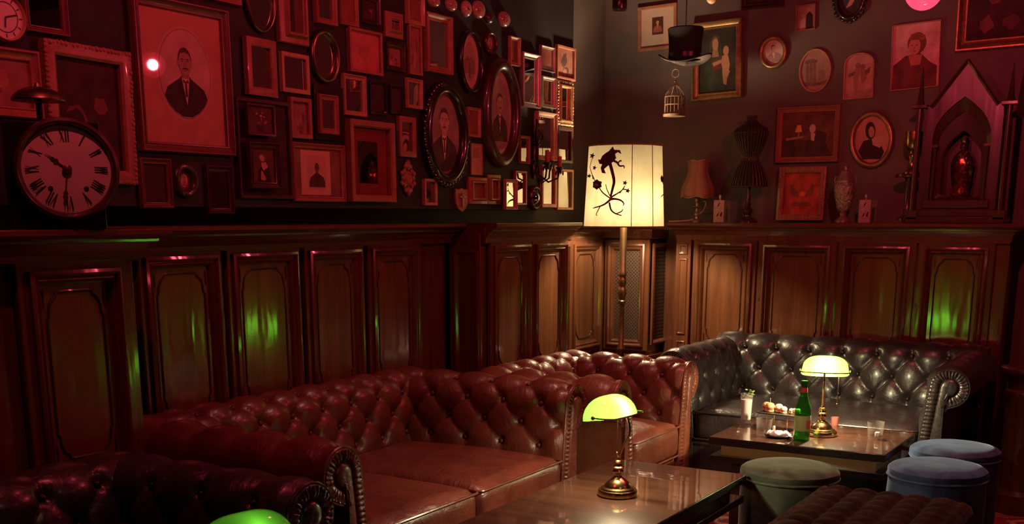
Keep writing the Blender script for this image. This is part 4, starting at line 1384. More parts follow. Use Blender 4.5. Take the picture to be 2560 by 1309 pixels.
def chesterfield(name, label, cat, loc, rz, W, D, h, mat, btn, cushions=2, T=0.25, seat_h=0.45, rows=4, a=0.17, brow=0.085, group=None, seed=1, arm_h=None):
    """faces -y; W outside width, D outside depth, origin on the floor at the back centre"""
    o = thing(name, label, cat, loc, rz, group)
    R = 0.095
    arm_h = arm_h or h
    prof = scroll_profile(h, R, z0=seat_h - 0.12)
    profa = scroll_profile(arm_h, R, z0=seat_h - 0.12)
    t0 = 0.17
    bb = MB(); bb.lathe([(0.0001, .007), (0.006, .0065), (0.010, .004), (0.0115, 0), (0.0115, -.006)], 10, cap1=False)
    bme = bb.mesh('button', btn)
    half = W / 2
    dmax = max(p[0] for p in prof)
    T = dmax

    def put(piece, rowsout, spots, mp):
        b = MB()
        G = [[mp(s, d, z) for s, d, z in row] for row in rowsout]
        b.grid(G)
        b.F([b.P(row[0]) for row in G[::3]])
        b.F([b.P(row[-1]) for row in G[::3]][::-1])
        ob = b.build(piece, mat, o, ang=60)
        for s, (d, z), (nx, nz) in spots:
            q = bpy.data.objects.new('button', bme)
            COL.objects.link(q)
            q.parent = ob
            p0 = Vector(mp(s, d + nx * -.004, z + nz * -.004))
            p1 = Vector(mp(s, d + nx * .05, z + nz * .05))
            q.location = p0
            q.rotation_euler = (p1 - p0).to_track_quat('Z', 'Y').to_euler()
        return ob
    # back
    rw, sp = tufted(W - 0.10, prof, a, brow, rows, t0)
    put('back', rw, [q for q in sp if T - .02 < q[0] + .05 < W - T + .02], lambda s, d, z: (s - half + .05, -T + d, z))
    # arms
    LA = D - 0.05
    for sg in (-1, 1):
        rw, sp = tufted(LA, profa, a, brow, rows, t0, phase=.35)
        arm = put('arm', rw, [q for q in sp if q[0] < D - T], lambda s, d, z, sg=sg: (sg * (half - T + d), -D + s, z))
        # front of the arm: pleated band around a smooth centre
        pp, nn, tot = resample(profa, 0.006)
        cut = [k for k in range(len(pp)) if k * tot / (len(pp) - 1) < tot - (profa[-2][1] - profa[-1][1]) - .02]
        pp, nn = [pp[k] for k in cut], [nn[k] for k in cut]
        pp = [(0.0, 0.10), (0.0, 0.16), (0.0, .22), (0, .27)] + pp
        nn = [(-1, 0)] * 4 + nn
        pp2, nn2, tot = resample(pp, 0.0055)
        band = 0.050
        rows_ = []
        for f, hh in ((0, -.01), (0.0, .004), (.12, .013), (.25, .013), (.5, .018), (.8, .014), (1.0, .004)):
            line = []
            for k, ((d, z), (nx, nz)) in enumerate(zip(pp2, nn2)):
                s_ = k * 0.0055
                pl = (0.55 + 0.45 * abs(cos(PI * s_ / 0.020))) if .2 < f < .95 else 1.0
                line.append((sg * (half - T + d - nx * band * f * (1 if f else 1)), -D - hh * pl, z - nz * band * f))
            rows_.append(line)
        b = MB(); b.grid(rows_)
        ap = b.build('arm_front', mat, o, ang=70)
        inner = [(d - nx * band, z - nz * band) for (d, z), (nx, nz) in zip(pp2[::3], nn2[::3])]
        xe = inner[-1][0]
        outer_x = profa[-1][0]
        cxr, zcr = .035 + R, arm_h - R
        far = []
        for px, pz in inner:
            far.append((outer_x, pz) if pz < zcr - .045 and px < cxr else (cxr, zcr))
        inner += [(outer_x + .012, inner[-1][1] - .004), (outer_x, zcr - .05)]
        far += [(cxr, zcr), (cxr, zcr)]
        b = MB()
        rows_ = []
        for f, hh in ((0, .003), (.06, .011), (.3, .017), (.7, .019), (1.0, .018)):
            rows_.append([(sg * (half - T + p0[0] + (p1[0] - p0[0]) * f), -D - hh, p0[1] + (p1[1] - p0[1]) * f) for p0, p1 in zip(inner, far)])
        b.grid(rows_)
        b.build('front_panel', mat, ap, ang=60)
        # piping along the outer edge of the scroll
        b = MB(); b.tube([(sg * (half - T + d), -D - .004, z) for d, z in pp2[::2]], .0065, 7)
        b.build('piping', mat, ap)
    # base: front rail and underframe
    b = MB()
    inw = W - 2 * T
    b.box((0, -D / 2 + .02, 0.20), (W - .10, D - .10, .20))
    b.build('base', mat, o, bevel=.02)
    rl = MB()
    n = 24
    rl.grid([[(-inw / 2 - .005 + (inw + .01) * k / n, -D + .03 - yy, zz) for k in range(n + 1)] for yy, zz in ((0, .10), (.014, .11), (.020, .17), (.020, .24), (.012, .275), (-.03, .285))])
    rl.build('front_rail', mat, o)
    # seat cushions
    cw = inw / cushions
    ch = seat_h - 0.275
    for k in range(cushions):
        pb = pillow_mesh(cw - .004, D - T + .025, ch, r=.045, crown=.035, n=22, wr=.0022, seed=seed * 10 + k)
        c = pb.build('seat_cushion', mat, o, loc=(-inw / 2 + cw * (k + .5), -T - (D - T + .025) / 2 + .01, .28 + ch / 2), ang=80)
        b = MB()
        hw, hd = (cw - .004) / 2, (D - T + .025) / 2
        rr = .03
        for zz in (ch / 2 - .012, -ch / 2 + .012):
            pts = []
            for cx_, cy_, a0 in ((hw - rr, hd - rr, 0), (-hw + rr, hd - rr, PI / 2), (-hw + rr, -hd + rr, PI), (hw - rr, -hd + rr, 1.5 * PI)):
                for j in range(5):
                    aa = a0 + PI / 2 * j / 4
                    pts.append((cx_ + (rr + .001) * cos(aa), cy_ + (rr + .001) * sin(aa), zz))
            b.tube(pts, .0055, 6, closed=True)
        b.build('piping', mat, c)
    for sx in (-1, 1):
        for yy in (-D + .10, -.10):
            b = MB(); b.lathe([(.028, 0), (.036, .03), (.045, .075), (.045, .105)], 14, o=(sx * (half - .14), yy, 0))
            b.build('foot', 'foot_wood', o)
    return o


def back_at(xb, y0, y1): return (xb, (y0 + y1) / 2, 0)


# red sofa along the left wall: its arm fronts sit at two measured pixels
HS = 0.765
pl = hz(836, 1128, HS - .01); pr_ = hz(1436, 968, HS - .01)
SY0, SY1 = max(pl.y - .13, ya1 + .03), pr_.y + .115
XBACK = -3.405
XFRONT = (pl.x + pr_.x) / 2 + .0
sofa = chesterfield('chesterfield_sofa', 'oxblood red leather buttoned sofa with two seat cushions along the panelled wall', 'sofa', back_at(XBACK + .02, SY0, SY1), LEFT,
                    SY1 - SY0, XFRONT - XBACK - .02, HS, 'red_leather', 'red_button', 2, seed=3, a=.185, brow=.095)
# chestnut armchair beyond it
ay0, ay1 = SY1 + .04, SY1 + 1.06
arm = chesterfield('chesterfield_armchair', 'chestnut leather buttoned armchair between the red sofa and the black sofa', 'armchair', back_at(-3.03, ay0, ay1), LEFT,
                   ay1 - ay0, .80, .76, 'brown_leather', 'red_button', 1, seed=5, a=.175, brow=.10)
# black sofa against the wide cabinet
bx0, bx1 = -2.56, -0.90
bs = chesterfield('chesterfield_sofa', 'black leather buttoned sofa below the wide wooden cabinet, lamp table in front', 'sofa', ((bx0 + bx1) / 2, 6.78, 0), 0,
                  bx1 - bx0, .93, .80, 'black_leather', 'black_button', 1, seed=7, a=.19, brow=.118, rows=3, arm_h=.77)
# near black sofa, cut off by the lower left of the photo
np0 = hz(772, 1224, .757); nc0 = hz(300, 1150, .757)
NXB = nc0.x - .13
ns = chesterfield('chesterfield_sofa', 'dark black leather buttoned sofa cut off at the lower left corner of the photo', 'sofa', (NXB, np0.y + .115 - .83, 0), LEFT,
                  1.66, np0.x - NXB - .02, .77, 'black_leather', 'black_button', 2, seed=9, a=.19, brow=.11, rows=3)


# ------------------------------------------------------------------ low tables
def low_table(label, p_fl, p_fr, depth, ztop, rz=0.0):
    """p_fl, p_fr: left and right corners of one long edge (world); depth towards -y"""
    w = (p_fr - p_fl).length
    t = thing('coffee_table', label, 'table', (0, 0, 0), rz)
    b = MB(); b.box((0, 0, ztop - .017), (w, depth, .034)); tp = b.build('tabletop', 'table_edge', t, bevel=.003)
    b = MB(); b.box((0, 0, ztop + .0006), (w - .006, depth - .006, .002)); b.build('veneer', 'table_wood', tp)
    b = MB(); b.box((0, 0, ztop - .062), (w - .10, depth - .10, .056)); b.build('apron', 'amber_wood', t)
    b = MB(); b.box((0, 0, ztop - .105), (w - .01, depth - .01, .030)); b.build('lower_board', 'table_edge', t, bevel=.003)
    for sx in (-1, 1):
        b = MB(); b.box((sx * (w / 2 - .17), 0, (ztop - .12) / 2), (.16, depth * .72, ztop - .12)); b.build('leg', 'table_edge', t, bevel=.004)
    return t


TZ = 0.45
fl, fr_ = hz(1529, 1151, TZ), hz(1875, 1181, TZ)
T1W = fr_.x - fl.x
T1D = 1.94
t1 = low_table('near low dark wooden table carrying the green-shaded lamp, before the red sofa', Vector((fl.x, 0, 0)), Vector((fr_.x, 0, 0)), T1D, TZ)
T1C = Vector(((fl.x + fr_.x) / 2, (fl.y + fr_.y) / 2 - T1D / 2, 0))
t1.location = T1C
fl2, fr2 = hz(1770, 1092, TZ), hz(2215, 1137, TZ)
T2W, T2D = fr2.x - fl2.x, 0.62
t2 = low_table('far low dark wooden table with drinks, snacks and lamp, before the black sofa', Vector((fl2.x, 0, 0)), Vector((fr2.x, 0, 0)), T2D, TZ)
T2C = Vector(((fl2.x + fr2.x) / 2, (fl2.y + fr2.y) / 2 + T2D / 2, 0))
t2.location = T2C


# ------------------------------------------------------------------ stools and ottoman
def pouf(label, px, py, r, h, mat, seed):
    p = hz(px, py, h)
    o = thing('round_stool', label, 'stool', (p.x, p.y, 0), random.Random(seed).uniform(0, 3), 'velvet stools by the far table')
    b = MB()
    b.lathe([(r * .93, 0.0), (r * .97, .03), (r, h * .35), (r * 1.005, h * .7), (r * .985, h - .055), (r * .97, h - .045)], 48)
    b.build('body', mat, o)
    b = MB()
    rn = random.Random(seed)
    ph = rn.uniform(0, 6)
    b.lathe([(r * .975, h - .050), (r * 1.01, h - .035), (r * 1.0, h - .018), (r * .93, h - .006), (r * .75, h + .003), (r * .45, h + .007), (r * .15, h + .005), (.001, h + .004)], 48, wob=lambda a, z: 1 + .012 * sin(3 * a + ph) * sin(5 * a))
    b.build('seat', mat, o)
    b = MB(); b.tube([(r * 1.0 * cos(2 * PI * k / 48), r * 1.0 * sin(2 * PI * k / 48), h - .048) for k in range(48)], .006, 6, closed=True)
    b.build('seam', mat, o)
    return o


pouf('round grey-green velvet stool in front of the far table', 1975, 1162, .205, .47, 'green_velvet', 2)
pouf('round blue velvet stool, the nearer of the two blue ones', 2345, 1160, .200, .48, 'blue_velvet', 3)
pouf('round blue velvet stool, the farther one behind the other blue stool', 2389, 1113, .195, .48, 'blue_velvet', 5)

# buttoned brown ottoman, lower right
OZ = .50
c0, c1 = hz(2051, 1203, OZ), hz(2440, 1248, OZ)
OW, OD = c1.x - c0.x, 0.80
ot = thing('tufted_ottoman', 'brown buttoned velvet ottoman at the bottom edge, right of the near table', 'ottoman', ((c0.x + c1.x) / 2, c0.y - OD / 2 - .02, 0))
b = MB()
n = 64
rows = []
aa = OW / 6
for j in range(n + 1):
    line = []
    for i in range(n + 1):
        x, y = (i / n - .5) * OW, (j / n - .5) * OD
        u, v = x / aa, y / (aa * .9)
        hgt = .028 * (abs(sin(PI * (u + .5))) * abs(sin(PI * (v + .5)))) ** .4 - .012
        ex, ey = OW / 2 - abs(x), OD / 2 - abs(y)
        e = min(ex, ey)
        ed = min(1, e / .05)
        z = OZ - .045 + .045 * math.sqrt(max(0, 1 - (1 - ed) ** 2)) + hgt * min(1, e / .07)
        line.append((x, y, z))
    rows.append(line)
b.grid(rows)
b.build('cushion', 'brown_velvet', ot, ang=80)
b = MB(); b.box((0, 0, (OZ - .045) / 2 + .03), (OW - .004, OD - .004, OZ - .105)); b.build('body', 'brown_velvet', ot, bevel=.01)
for sx in (-1, 1):
    for sy in (-1, 1):
        b = MB(); b.lathe([(.022, 0), (.03, .06), (.03, .09)], 12, o=(sx * (OW / 2 - .07), sy * (OD / 2 - .07), 0)); b.build('foot', 'foot_wood', ot)
bb = MB(); bb.ball((0, 0, 0), (.011, .011, .006), 10, k=5); bme = bb.mesh('button', 'brown_velvet')
for i in range(-2, 3):
    for j in range(-2, 3):
        x, y = i * aa, j * aa * .9
        if abs(x) < OW / 2 - .06 and abs(y) < OD / 2 - .06:
            q = bpy.data.objects.new('button', bme); COL.objects.link(q); q.parent = ot; q.location = (x, y, OZ - .008)

print('SOFA', SY0, SY1, XFRONT, 'A', ya0, ya1, 'near', NXB, np0, 'T1', T1C, T1W, 'T2', T2C, T2W)


# ------------------------------------------------------------------ lamps
def arc(c, r, a0, a1, n=8):
    return [(c[0] + r * cos(a0 + (a1 - a0) * k / n), c[1] + r * sin(a0 + (a1 - a0) * k / n)) for k in range(n + 1)]


def bankers_lamp(label, loc, rz, power, group='green glass desk lamps', k=.89, lean=9):
    """shade reaches out towards local -y from a curved stem; shade axis along x"""
    o = thing('bankers_lamp', label, 'lamp', loc, rz, group)
    o.scale = (k, k, k)
    b = MB()
    b.lathe([(.084, 0), (.086, .004), (.086, .022), (.083, .027), (.076, .029), (.074, .035), (.066, .038), (.060, .040), (.056, .050), (.044, .064), (.028, .076), (.020, .081),
             (.016, .088), (.017, .095), (.022, .100), (.024, .108), (.020, .116), (.026, .120), (.027, .126), (.020, .131), (.018, .140), (.020, .147), (.016, .154), (.008, .158), (.007, .166), (.009, .171), (.006, .177)], 40)
    b.build('base', 'brass', o)
    b = MB()
    stem = [(0, 0, .160), (0, .006, .180), (0, .018, .210), (0, .040, .250), (0, .050, .270), (0, .054, .292), (0, .050, .318), (0, .044, .336), (0, .038, .347)]
    b.tube(stem, .0058, 10)
    b.build('stem', 'brass', o)
    sc = Vector((0, -.045, .335))               # middle of the shade's open side
    tilt = Matrix.Translation(sc) @ Matrix.Rotation(math.radians(lean), 4, 'X')
    hl = .128
    b = MB(); b.T = tilt
    rows = []
    nu, nv = 24, 16
    for i in range(nu + 1):
        x = -1 + 2 * i / nu
        kk = (max(0.0, 1 - abs(x) ** 3.2)) ** (1 / 2.6)
        kk = max(kk, .05)
        line = []
        for j in range(nv + 1):
            a = PI * j / nv
            line.append((hl * x, .088 * cos(a) * (.25 + .75 * kk), .100 * sin(a) * kk + (.004 * (1 - sin(a)))))
        rows.append(line)
    b.grid(rows)
    b.build('lamp_shade', 'green_glass', o, ang=80)
    b = MB()                                      # brass yoke: knobs on both ends, bar behind
    yk = [(hl + .006, -.045, .352), (hl + .010, 0.0, .353), (hl + .006, .034, .354), (hl - .02, .046, .352), (0, .046, .350), (-hl + .02, .046, .352), (-hl - .006, .034, .354), (-hl - .010, 0, .353), (-hl - .006, -.045, .352)]
    b.tube(yk, .0034, 8)
    for sx in (-1, 1):
        b.ball((sx * (hl + .008), -.045, .352), (.008, .009, .009), 10, k=6)
    b.build('yoke', 'brass', o)
    b = MB(); b.lathe([(.004, -.03), (.012, -.028), (.016, -.01), (.016, .012), (.009, .028), (.001, .032)], 14)
    for q in range(len(b.v)):
        vx, vy, vz = b.v[q]; b.v[q] = (vz * 1.3, sc.y + .034 + vy, sc.z + .036 + vx)
    b.build('bulb', 'bulb', o)
    lamp_light('desk_bulb', (0, sc.y + .030, sc.z + .018), power, (1.0, .82, .50), .013, parent=o)
    lamp_light('desk_bulb', (0, sc.y + .042, sc.z + .056), power * .22, (1.0, .82, .50), .010, parent=o)  # extra point light in the same bulb, added to brighten the shade's back
    b = MB()
    b.tube([(-.075, sc.y - .01, sc.z + .005), (-.075, sc.y - .01, sc.z - .10), (-.074, sc.y - .01, sc.z - .162)], .0016, 6)
    b.ball((-.074, sc.y - .01, sc.z - .167), .006, 10, k=6)
    b.build('pull_chain', 'brass', o)
    return o


L1 = hz(1544, 1238, TZ)
bankers_lamp('brass desk lamp with a glowing green glass shade on the near table', (L1.x, L1.y, TZ + .0018), -PI / 2 - .12, 15)
L2 = hz(2052, 1088, TZ)
bankers_lamp('brass desk lamp with an over-bright glass shade on the far table', (L2.x, L2.y, TZ + .0018), PI + math.radians(14), 33, lean=-5)


# standing lamp with a painted parchment shade
lp = ray(1556, 700); s_ = 6.92 / (lp.x * -sin(YAW) + lp.y * cos(YAW))
FX, FY = lp.x * s_, lp.y * s_
fl_ = thing('floor_lamp', 'lit standing lamp with a cream flower-painted drum shade in the corner', 'floor lamp', (FX, FY, 0), 0)
b = MB(); b.lathe([(.15, 0), (.155, .012), (.14, .03), (.05, .045), (.03, .07), (.022, .10)], 32); b.build('base', 'dark_brass', fl_)
b = MB()
b.lathe([(.016, .09), (.018, .45), (.022, .47), (.018, .49), (.018, .62), (.026, .625), (.026, .64), (.019, .65), (.020, .69), (.026, .70), (.026, .715), (.017, .73), (.0155, .98), (.025, .985), (.026, 1.0),
         (.017, 1.01), (.024, 1.03), (.028, 1.05), (.024, 1.075), (.018, 1.085), (.023, 1.10), (.026, 1.12), (.022, 1.14), (.018, 1.145), (.026, 1.155), (.026, 1.17), (.021, 1.18), (.021, 1.50), (.012, 1.505)], 20)
b.build('pole', 'dark_brass', fl_)
# shade: faceted cone, 12 flat panels
zb = hy(1556, 566, FY).z; zt = hy(1556, 366, FY).z
scl = 6.92 / 2900.0
rb, rt = 103 * scl, 93 * scl
NP = 12
A0 = math.radians(10)
edge = lambda r, z, k, o=0: (r * cos(A0 + 2 * PI * k / NP), r * sin(A0 + 2 * PI * k / NP), z)
b = MB()
rings = []
for q in range(9):
    f = q / 8
    ring = []
    for k in range(NP):
        for j in range(3):
            p, p2 = edge(rb + (rt - rb) * f, zb + (zt - zb) * f, k), edge(rb + (rt - rb) * f, zb + (zt - zb) * f, k + 1)
            ring.append(tuple(Vector(p).lerp(Vector(p2), j / 3)))
    rings.append(ring)
b.loops(rings)
sh = b.build('lamp_shade', 'shade_cream', fl_, ang=12)
ang_cam = math.atan2(-FY, -FX)                    # direction from lamp to the viewer's side
kc = (ang_cam - A0) / (2 * PI / NP)


def on_shade(u, v, out=.0035):
    """u: angle in radians to the viewer's right of the lamp's front, v: 0 bottom .. 1 top"""
    a = ang_cam + u
    kk = (a - A0) / (2 * PI / NP)
    k0 = math.floor(kk)
    r, z = rb + (rt - rb) * v, zb + (zt - zb) * v
    p, p2 = Vector(edge(r, z, k0)), Vector(edge(r, z, k0 + 1))
    d = Vector((cos(a), sin(a), 0))
    e = (p2 - p); nrm = Vector((e.y, -e.x, 0)).normalized()
    t = p.dot(nrm) / d.dot(nrm)
    q = d * (t + out)
    return (q.x, q.y, z)


b = MB()
for q, rr in ((0, rb), (1, rt)):
    b.tube([edge(rr + .001, zb if q == 0 else zt, k) for k in range(NP)], .004, 6, closed=True)
b.build('shade_rim', 'shade_ochre', sh)
for u in (.18, .76, -1.30, 1.5):
    b = MB(); b.tube([on_shade(u, v / 6, .002) for v in range(7)], .0022, 5)
    b.build('shade_seam', 'shade_line', sh)


def uv_px(px, py):
    """pixel over the shade -> (u, v) on it"""
    hw = 103 + (93 - 103) * (566 - py) / 200.0
    x = max(-.97, min(.97, (px - 1559) / hw))
    return math.asin(x), (566 - py) / 200.0


def ribbon(b, pts, ws, m=0):
    uv = [uv_px(*p) for p in pts]
    P = [Vector(on_shade(u, v)) for u, v in uv]
    rows = [[], []]
    for k in range(len(P)):
        t = P[min(k + 1, len(P) - 1)] - P[max(k - 1, 0)]
        nrm = Vector((P[k].x, P[k].y, 0)).normalized()
        s = t.cross(nrm).normalized() * (ws[k] if isinstance(ws, (list, tuple)) else ws) * scl / 2
        rows[0].append(tuple(P[k] + s)); rows[1].append(tuple(P[k] - s))
    b.grid(rows, m)


def blob(b, pts, m=0):
    b.poly([on_shade(*uv_px(*p)) for p in pts], m)


def smooth(pts, n=5):
    out = []
    P = [pts[0]] + list(pts) + [pts[-1]]
    for i in range(1, len(P) - 2):
        for k in range(n):
            t = k / n
            q = []
            for c in (0, 1):
                p0, p1, p2, p3 = P[i - 1][c], P[i][c], P[i + 1][c], P[i + 2][c]
                q.append(.5 * (2 * p1 + (p2 - p0) * t + (2 * p0 - 5 * p1 + 4 * p2 - p3) * t * t + (3 * p1 - p0 - 3 * p2 + p3) * t ** 3))
            out.append(tuple(q))
    out.append(pts[-1])
    return out


b = MB()
big = [(1529, 371), (1533, 379), (1546, 380), (1550, 390), (1541, 385), (1535, 390), (1538, 399), (1531, 408), (1522, 414), (1514, 420), (1508, 425), (1513, 436), (1503, 434), (1500, 422), (1503, 413), (1497, 412), (1494, 401), (1499, 402), (1503, 393), (1510, 387), (1519, 382)]
blob(b, big)
def rib(pts, w0, w1=None, m=0):
    s = smooth(pts)
    w1 = w0 if w1 is None else w1
    ribbon(b, s, [w0 + (w1 - w0) * k / (len(s) - 1) for k in range(len(s))], m)
rib([(1522, 410), (1529, 432), (1534, 455), (1530, 476), (1526, 492)], 9, 5)
rib([(1530, 404), (1540, 410), (1546, 418), (1556, 418), (1557, 424)], 6, 2)
rib([(1541, 412), (1548, 405), (1550, 408)], 4, 2)
rib([(1478, 396), (1473, 418), (1478, 436), (1486, 450), (1494, 464)], 3, 3)
rib([(1494, 464), (1504, 480), (1516, 490), (1527, 497)], 3, 3)
rib([(1527, 495), (1516, 474), (1513, 462)], 2.5, 2)
rib([(1527, 494), (1546, 482), (1556, 474)], 4, 2)
rib([(1554, 476), (1560, 466)], 3, 2); rib([(1556, 474), (1567, 476)], 3, 2)
rib([(1525, 500), (1508, 512), (1484, 520)], 6, 2); rib([(1500, 516), (1492, 534), (1494, 538)], 3, 2)
rib([(1530, 497), (1548, 500), (1558, 508), (1556, 514)], 5, 2)
rib([(1523, 506), (1528, 524), (1540, 534), (1554, 538)], 5, 2); rib([(1540, 534), (1553, 528), (1556, 522)], 3, 2)
for cx_, cy_, rr in ((1478, 391, 8), (1485, 421, 7), (1471, 440, 6), (1560, 459, 7), (1567, 478, 7)):
    pts = []
    for k in range(10):
        r_ = rr * (1 if k % 2 == 0 else .45)
        pts.append((cx_ + r_ * cos(2 * PI * k / 10), cy_ + r_ * sin(2 * PI * k / 10)))
    blob(b, pts)
blob(b, [(1492 + (13 if k % 2 else 10) * cos(PI * k / 6), 462 + (13 if k % 2 else 10) * sin(PI * k / 6)) for k in range(12)])
blob(b, [(1649, 438), (1654, 444), (1653, 456), (1649, 455), (1647, 446)])
rib([(1651, 455), (1655, 468)], 3, 2); rib([(1650, 492), (1657, 480)], 3, 2)
b.mi = [0] * len(b.f)
b.build('painted_flowers', 'shade_ink', sh, flat=True)
b = MB()
blob(b, [(1520, 503), (1526, 490), (1535, 500)]); blob(b, [(1544, 484), (1554, 476), (1550, 484)])
blob(b, [(1492 + 4 * cos(PI * k / 4), 463 + 4 * sin(PI * k / 4)) for k in range(8)]); blob(b, [(1478, 438), (1484, 447), (1481, 450)])
for q in range(len(b.v)):
    x_, y_, z_ = b.v[q]; b.v[q] = (x_ * 1.006, y_ * 1.006, z_)
b.build('painted_ochre', 'shade_ochre', sh, flat=True)
b = MB(); b.lathe([(.012, -.05), (.018, -.03), (.03, 0), (.03, .02), (.018, .042), (.002, .05)], 16, o=(.05, -.05, zb + .115)); b.build('bulb', 'bulb', fl_)
lamp_light('floor_lamp_light', (.05, -.05, zb + .12), 72.0, (1.0, .74, .45), .045, parent=fl_)
b = MB(); b.lathe([(.010, -.05), (.016, -.03), (.026, 0), (.026, .02), (.016, .038), (.002, .045)], 16, o=(-.06, .07, zt - .10)); b.build('bulb', 'bulb', fl_)
lamp_light('floor_lamp_light', (-.06, .07, zt - .09), 26.0, (1.0, .76, .5), .03, parent=fl_)  # second bulb added inside the shade to brighten the upper wall


# red glass globes hanging over the room
def globe(label, loc, r, power, rough=0):
    o = thing('red_globe_pendant', label, 'pendant lamp', loc, 0, 'red globe lamps')
    b = MB(); b.ball((0, 0, 0), r, 28, k=16); b.build('globe', 'red_globe', o)
    b = MB(); b.ball((0, 0, 0), r * .42, 14, k=8); b.build('bulb', RED_BULB, o)
    b = MB(); b.lathe([(.03, r - .012), (.034, r - .004), (.034, r + .03), (.012, r + .045), (.004, r + .05)], 18); b.build('cap', 'dark_brass', o)
    b = MB(); b.tube([(0, 0, r + .045), (0, 0, ZC - loc[2])], .004, 6); b.build('cord', 'black', o)
    lamp_light('globe_bulb', (0, 0, 0), power, (1.0, .25, .31), r * .40, parent=o)
    return o


RED_BULB = glass_mat('lit_red_bulb', (1, .9, .9), emit=(1.0, .55, .6, 5.0))
G1 = hit(2310, -24, 'y', 5.02)
globe('red glass globe lamp at the top edge above the magenta-lit print', tuple(G1), .075, 42.0)
globe('red glass globe lamp hanging out of frame above the near black sofa', (-2.2, 2.0, 2.93), .075, 34.0)
globe('red glass globe lamp hanging out of frame above the red sofa', (-1.95, 3.9, 3.0), .075, 22.0)
globe('red glass globe lamp hanging out of frame to the right of the stools', (1.1, 4.2, 2.62), .075, 8.0)

# third desk lamp, just below the lower edge of the photo, on its own small table
L3 = hz(640, 1296, .83)
st = thing('side_table', 'small round black table below the bottom edge, under the cut-off green desk lamp', 'table', (L3.x, L3.y, 0))
b = MB(); b.lathe([(.20, .425), (.21, .43), (.21, .445), (.20, .45)], 32); b.build('tabletop', 'table_edge', st)
b = MB(); b.lathe([(.14, 0), (.14, .015), (.03, .03), (.02, .06), (.02, .425)], 20); b.build('leg', 'table_edge', st)
bankers_lamp('green glass desk lamp cut off by the bottom edge before the near black sofa', (L3.x, L3.y, .4505), -PI / 2 - .2, 0.4)

# ------------------------------------------------------------------ things on the wide cabinet (top at ZE)
ZE = ZT - .004


def on_cab(px, y=6.97): return Vector((hy(px, 552, y).x, y, ZE))


# small lamp with a petal-edged silk shade
p = on_cab(1741)
k_ = (hy(1741, 403, p.y).z - ZE) / .355
sl = thing('table_lamp', 'small unlit lamp with a scalloped apricot silk shade on a candlestick base', 'lamp', p)
sl.scale = (k_, k_, k_)
b = MB()
b.lathe([(.032, 0), (.034, .008), (.026, .016), (.012, .022), (.010, .034), (.016, .040), (.017, .052), (.010, .062), (.007, .070), (.008, .084), (.036, .090), (.037, .093), (.008, .096), (.007, .112), (.012, .118), (.016, .130), (.016, .138), (.009, .146), (.008, .175)], 22)
b.build('base', 'silver_frame', sl)
b = MB()
b.tube([(.010, 0, .045), (.030, 0, .056), (.044, 0, .068), (.050, 0, .084), (.056, 0, .100), (.055, 0, .118), (.046, 0, .126), (.038, 0, .120)], .0042, 8)
b.build('handle', 'silver_frame', sl)
b = MB()
def petal(a, z): return 1 + .055 * abs(sin(3 * a + .6)) - .02
prf = [(.096, .150), (.099, .165), (.098, .185), (.090, .215), (.074, .250), (.062, .280), (.058, .305), (.060, .330), (.064, .350)]
rings = []
for i, (r, z) in enumerate(prf):
    ring = []
    for j in range(72):
        a = 2 * PI * j / 72
        sc_ = abs(sin(3 * a + .6))
        zz = z
        if i < 2: zz -= .012 * sc_ - .004
        if i > 6: zz += .008 * sc_
        ring.append((r * (.93 + .09 * sc_) * cos(a), r * (.93 + .09 * sc_) * sin(a), zz))
    rings.append(ring)
b.loops(rings)
sh2 = b.build('lamp_shade', 'pink_fabric', sl, solid=.002, ang=60)
b = MB()
for i in (0, len(prf) - 1): b.tube([Vector(q) * 1.004 for q in rings[i]], .0022, 5, closed=True)
b.build('trim', 'pink_trim', sh2)
# its cable along the ledge
q0, q1 = on_cab(1672, 6.93), on_cab(1733, 6.95)
b = MB(); b.tube([(q0.x, q0.y, ZE + .006), (q0.x + .02, q0.y, ZE + .006), ((q0.x + q1.x) / 2, q0.y, ZE + .008), (q1.x - .03, q1.y, ZE + .012), (q1.x - .006, q1.y + .012, ZE + .02)], .0045, 8)
o = b.build('cable', 'pink_trim', sl)
o.matrix_local = Matrix.Scale(1 / k_, 4) @ Matrix.Translation(-p)


# two perfume flasks: glass slab with stopper
def perfume(label, px, py_top, wpx, y=6.95, grp='perfume flasks'):
    p = on_cab(px, y)
    w = wpx * (hy(px + 1, 552, y) - hy(px, 552, y)).length
    h = hy(px, py_top, y).z - ZE
    o = thing('perfume_flask', label, 'perfume bottle', p, .35, grp)
    b = MB(); b.box((-w * .16, 0, h * .5), (w * .62, w * .34, h)); b.build('label_block', 'paper_flask', o, bevel=.003)
    b = MB()
    b.loops([rect_loop(w * .17, w * .48, 0, h, -w * .17), rect_loop(w * .17, w * .48, 0, h, w * .17)], cap0=True, cap1=True)
    b.build('glass_body', 'clear_glass', o)
    b = MB(); b.box((w * .30, 0, h * .36), (w * .12, w * .2, h * .62)); b.build('perfume', 'bottle_glass', o)
    b = MB(); b.lathe([(.006, h), (.006, h + .010), (.010, h + .012), (.010, h + .03), (.001, h + .032)], 12, o=(-w * .1, 0, 0)); b.build('stopper', 'silver_frame', o)
    b = MB()
    for px_, pz_, s_ in ((-.26, .7, 1), (-.1, .30, -1), (-.3, .25, 1)):
        b.poly([(w * px_, -w * .171, h * pz_), (w * (px_ + .10), -w * .171, h * (pz_ + .05 * s_)), (w * (px_ + .16), -w * .171, h * (pz_ + .22)), (w * (px_ + .05), -w * .171, h * (pz_ + .12))])
    b.build('print', 'ink', o, flat=True)
    return o


M['paper_flask'] = simple('flask_face', (0.50, 0.42, 0.35), .35, noise=.25, nscale=50, coat=.5)
perfume('square glass perfume flask between the small apricot lamp and the wire dress form', 1803, 500, 40)
perfume('square glass perfume flask right of the lidded crystal urn', 2167, 499, 46)

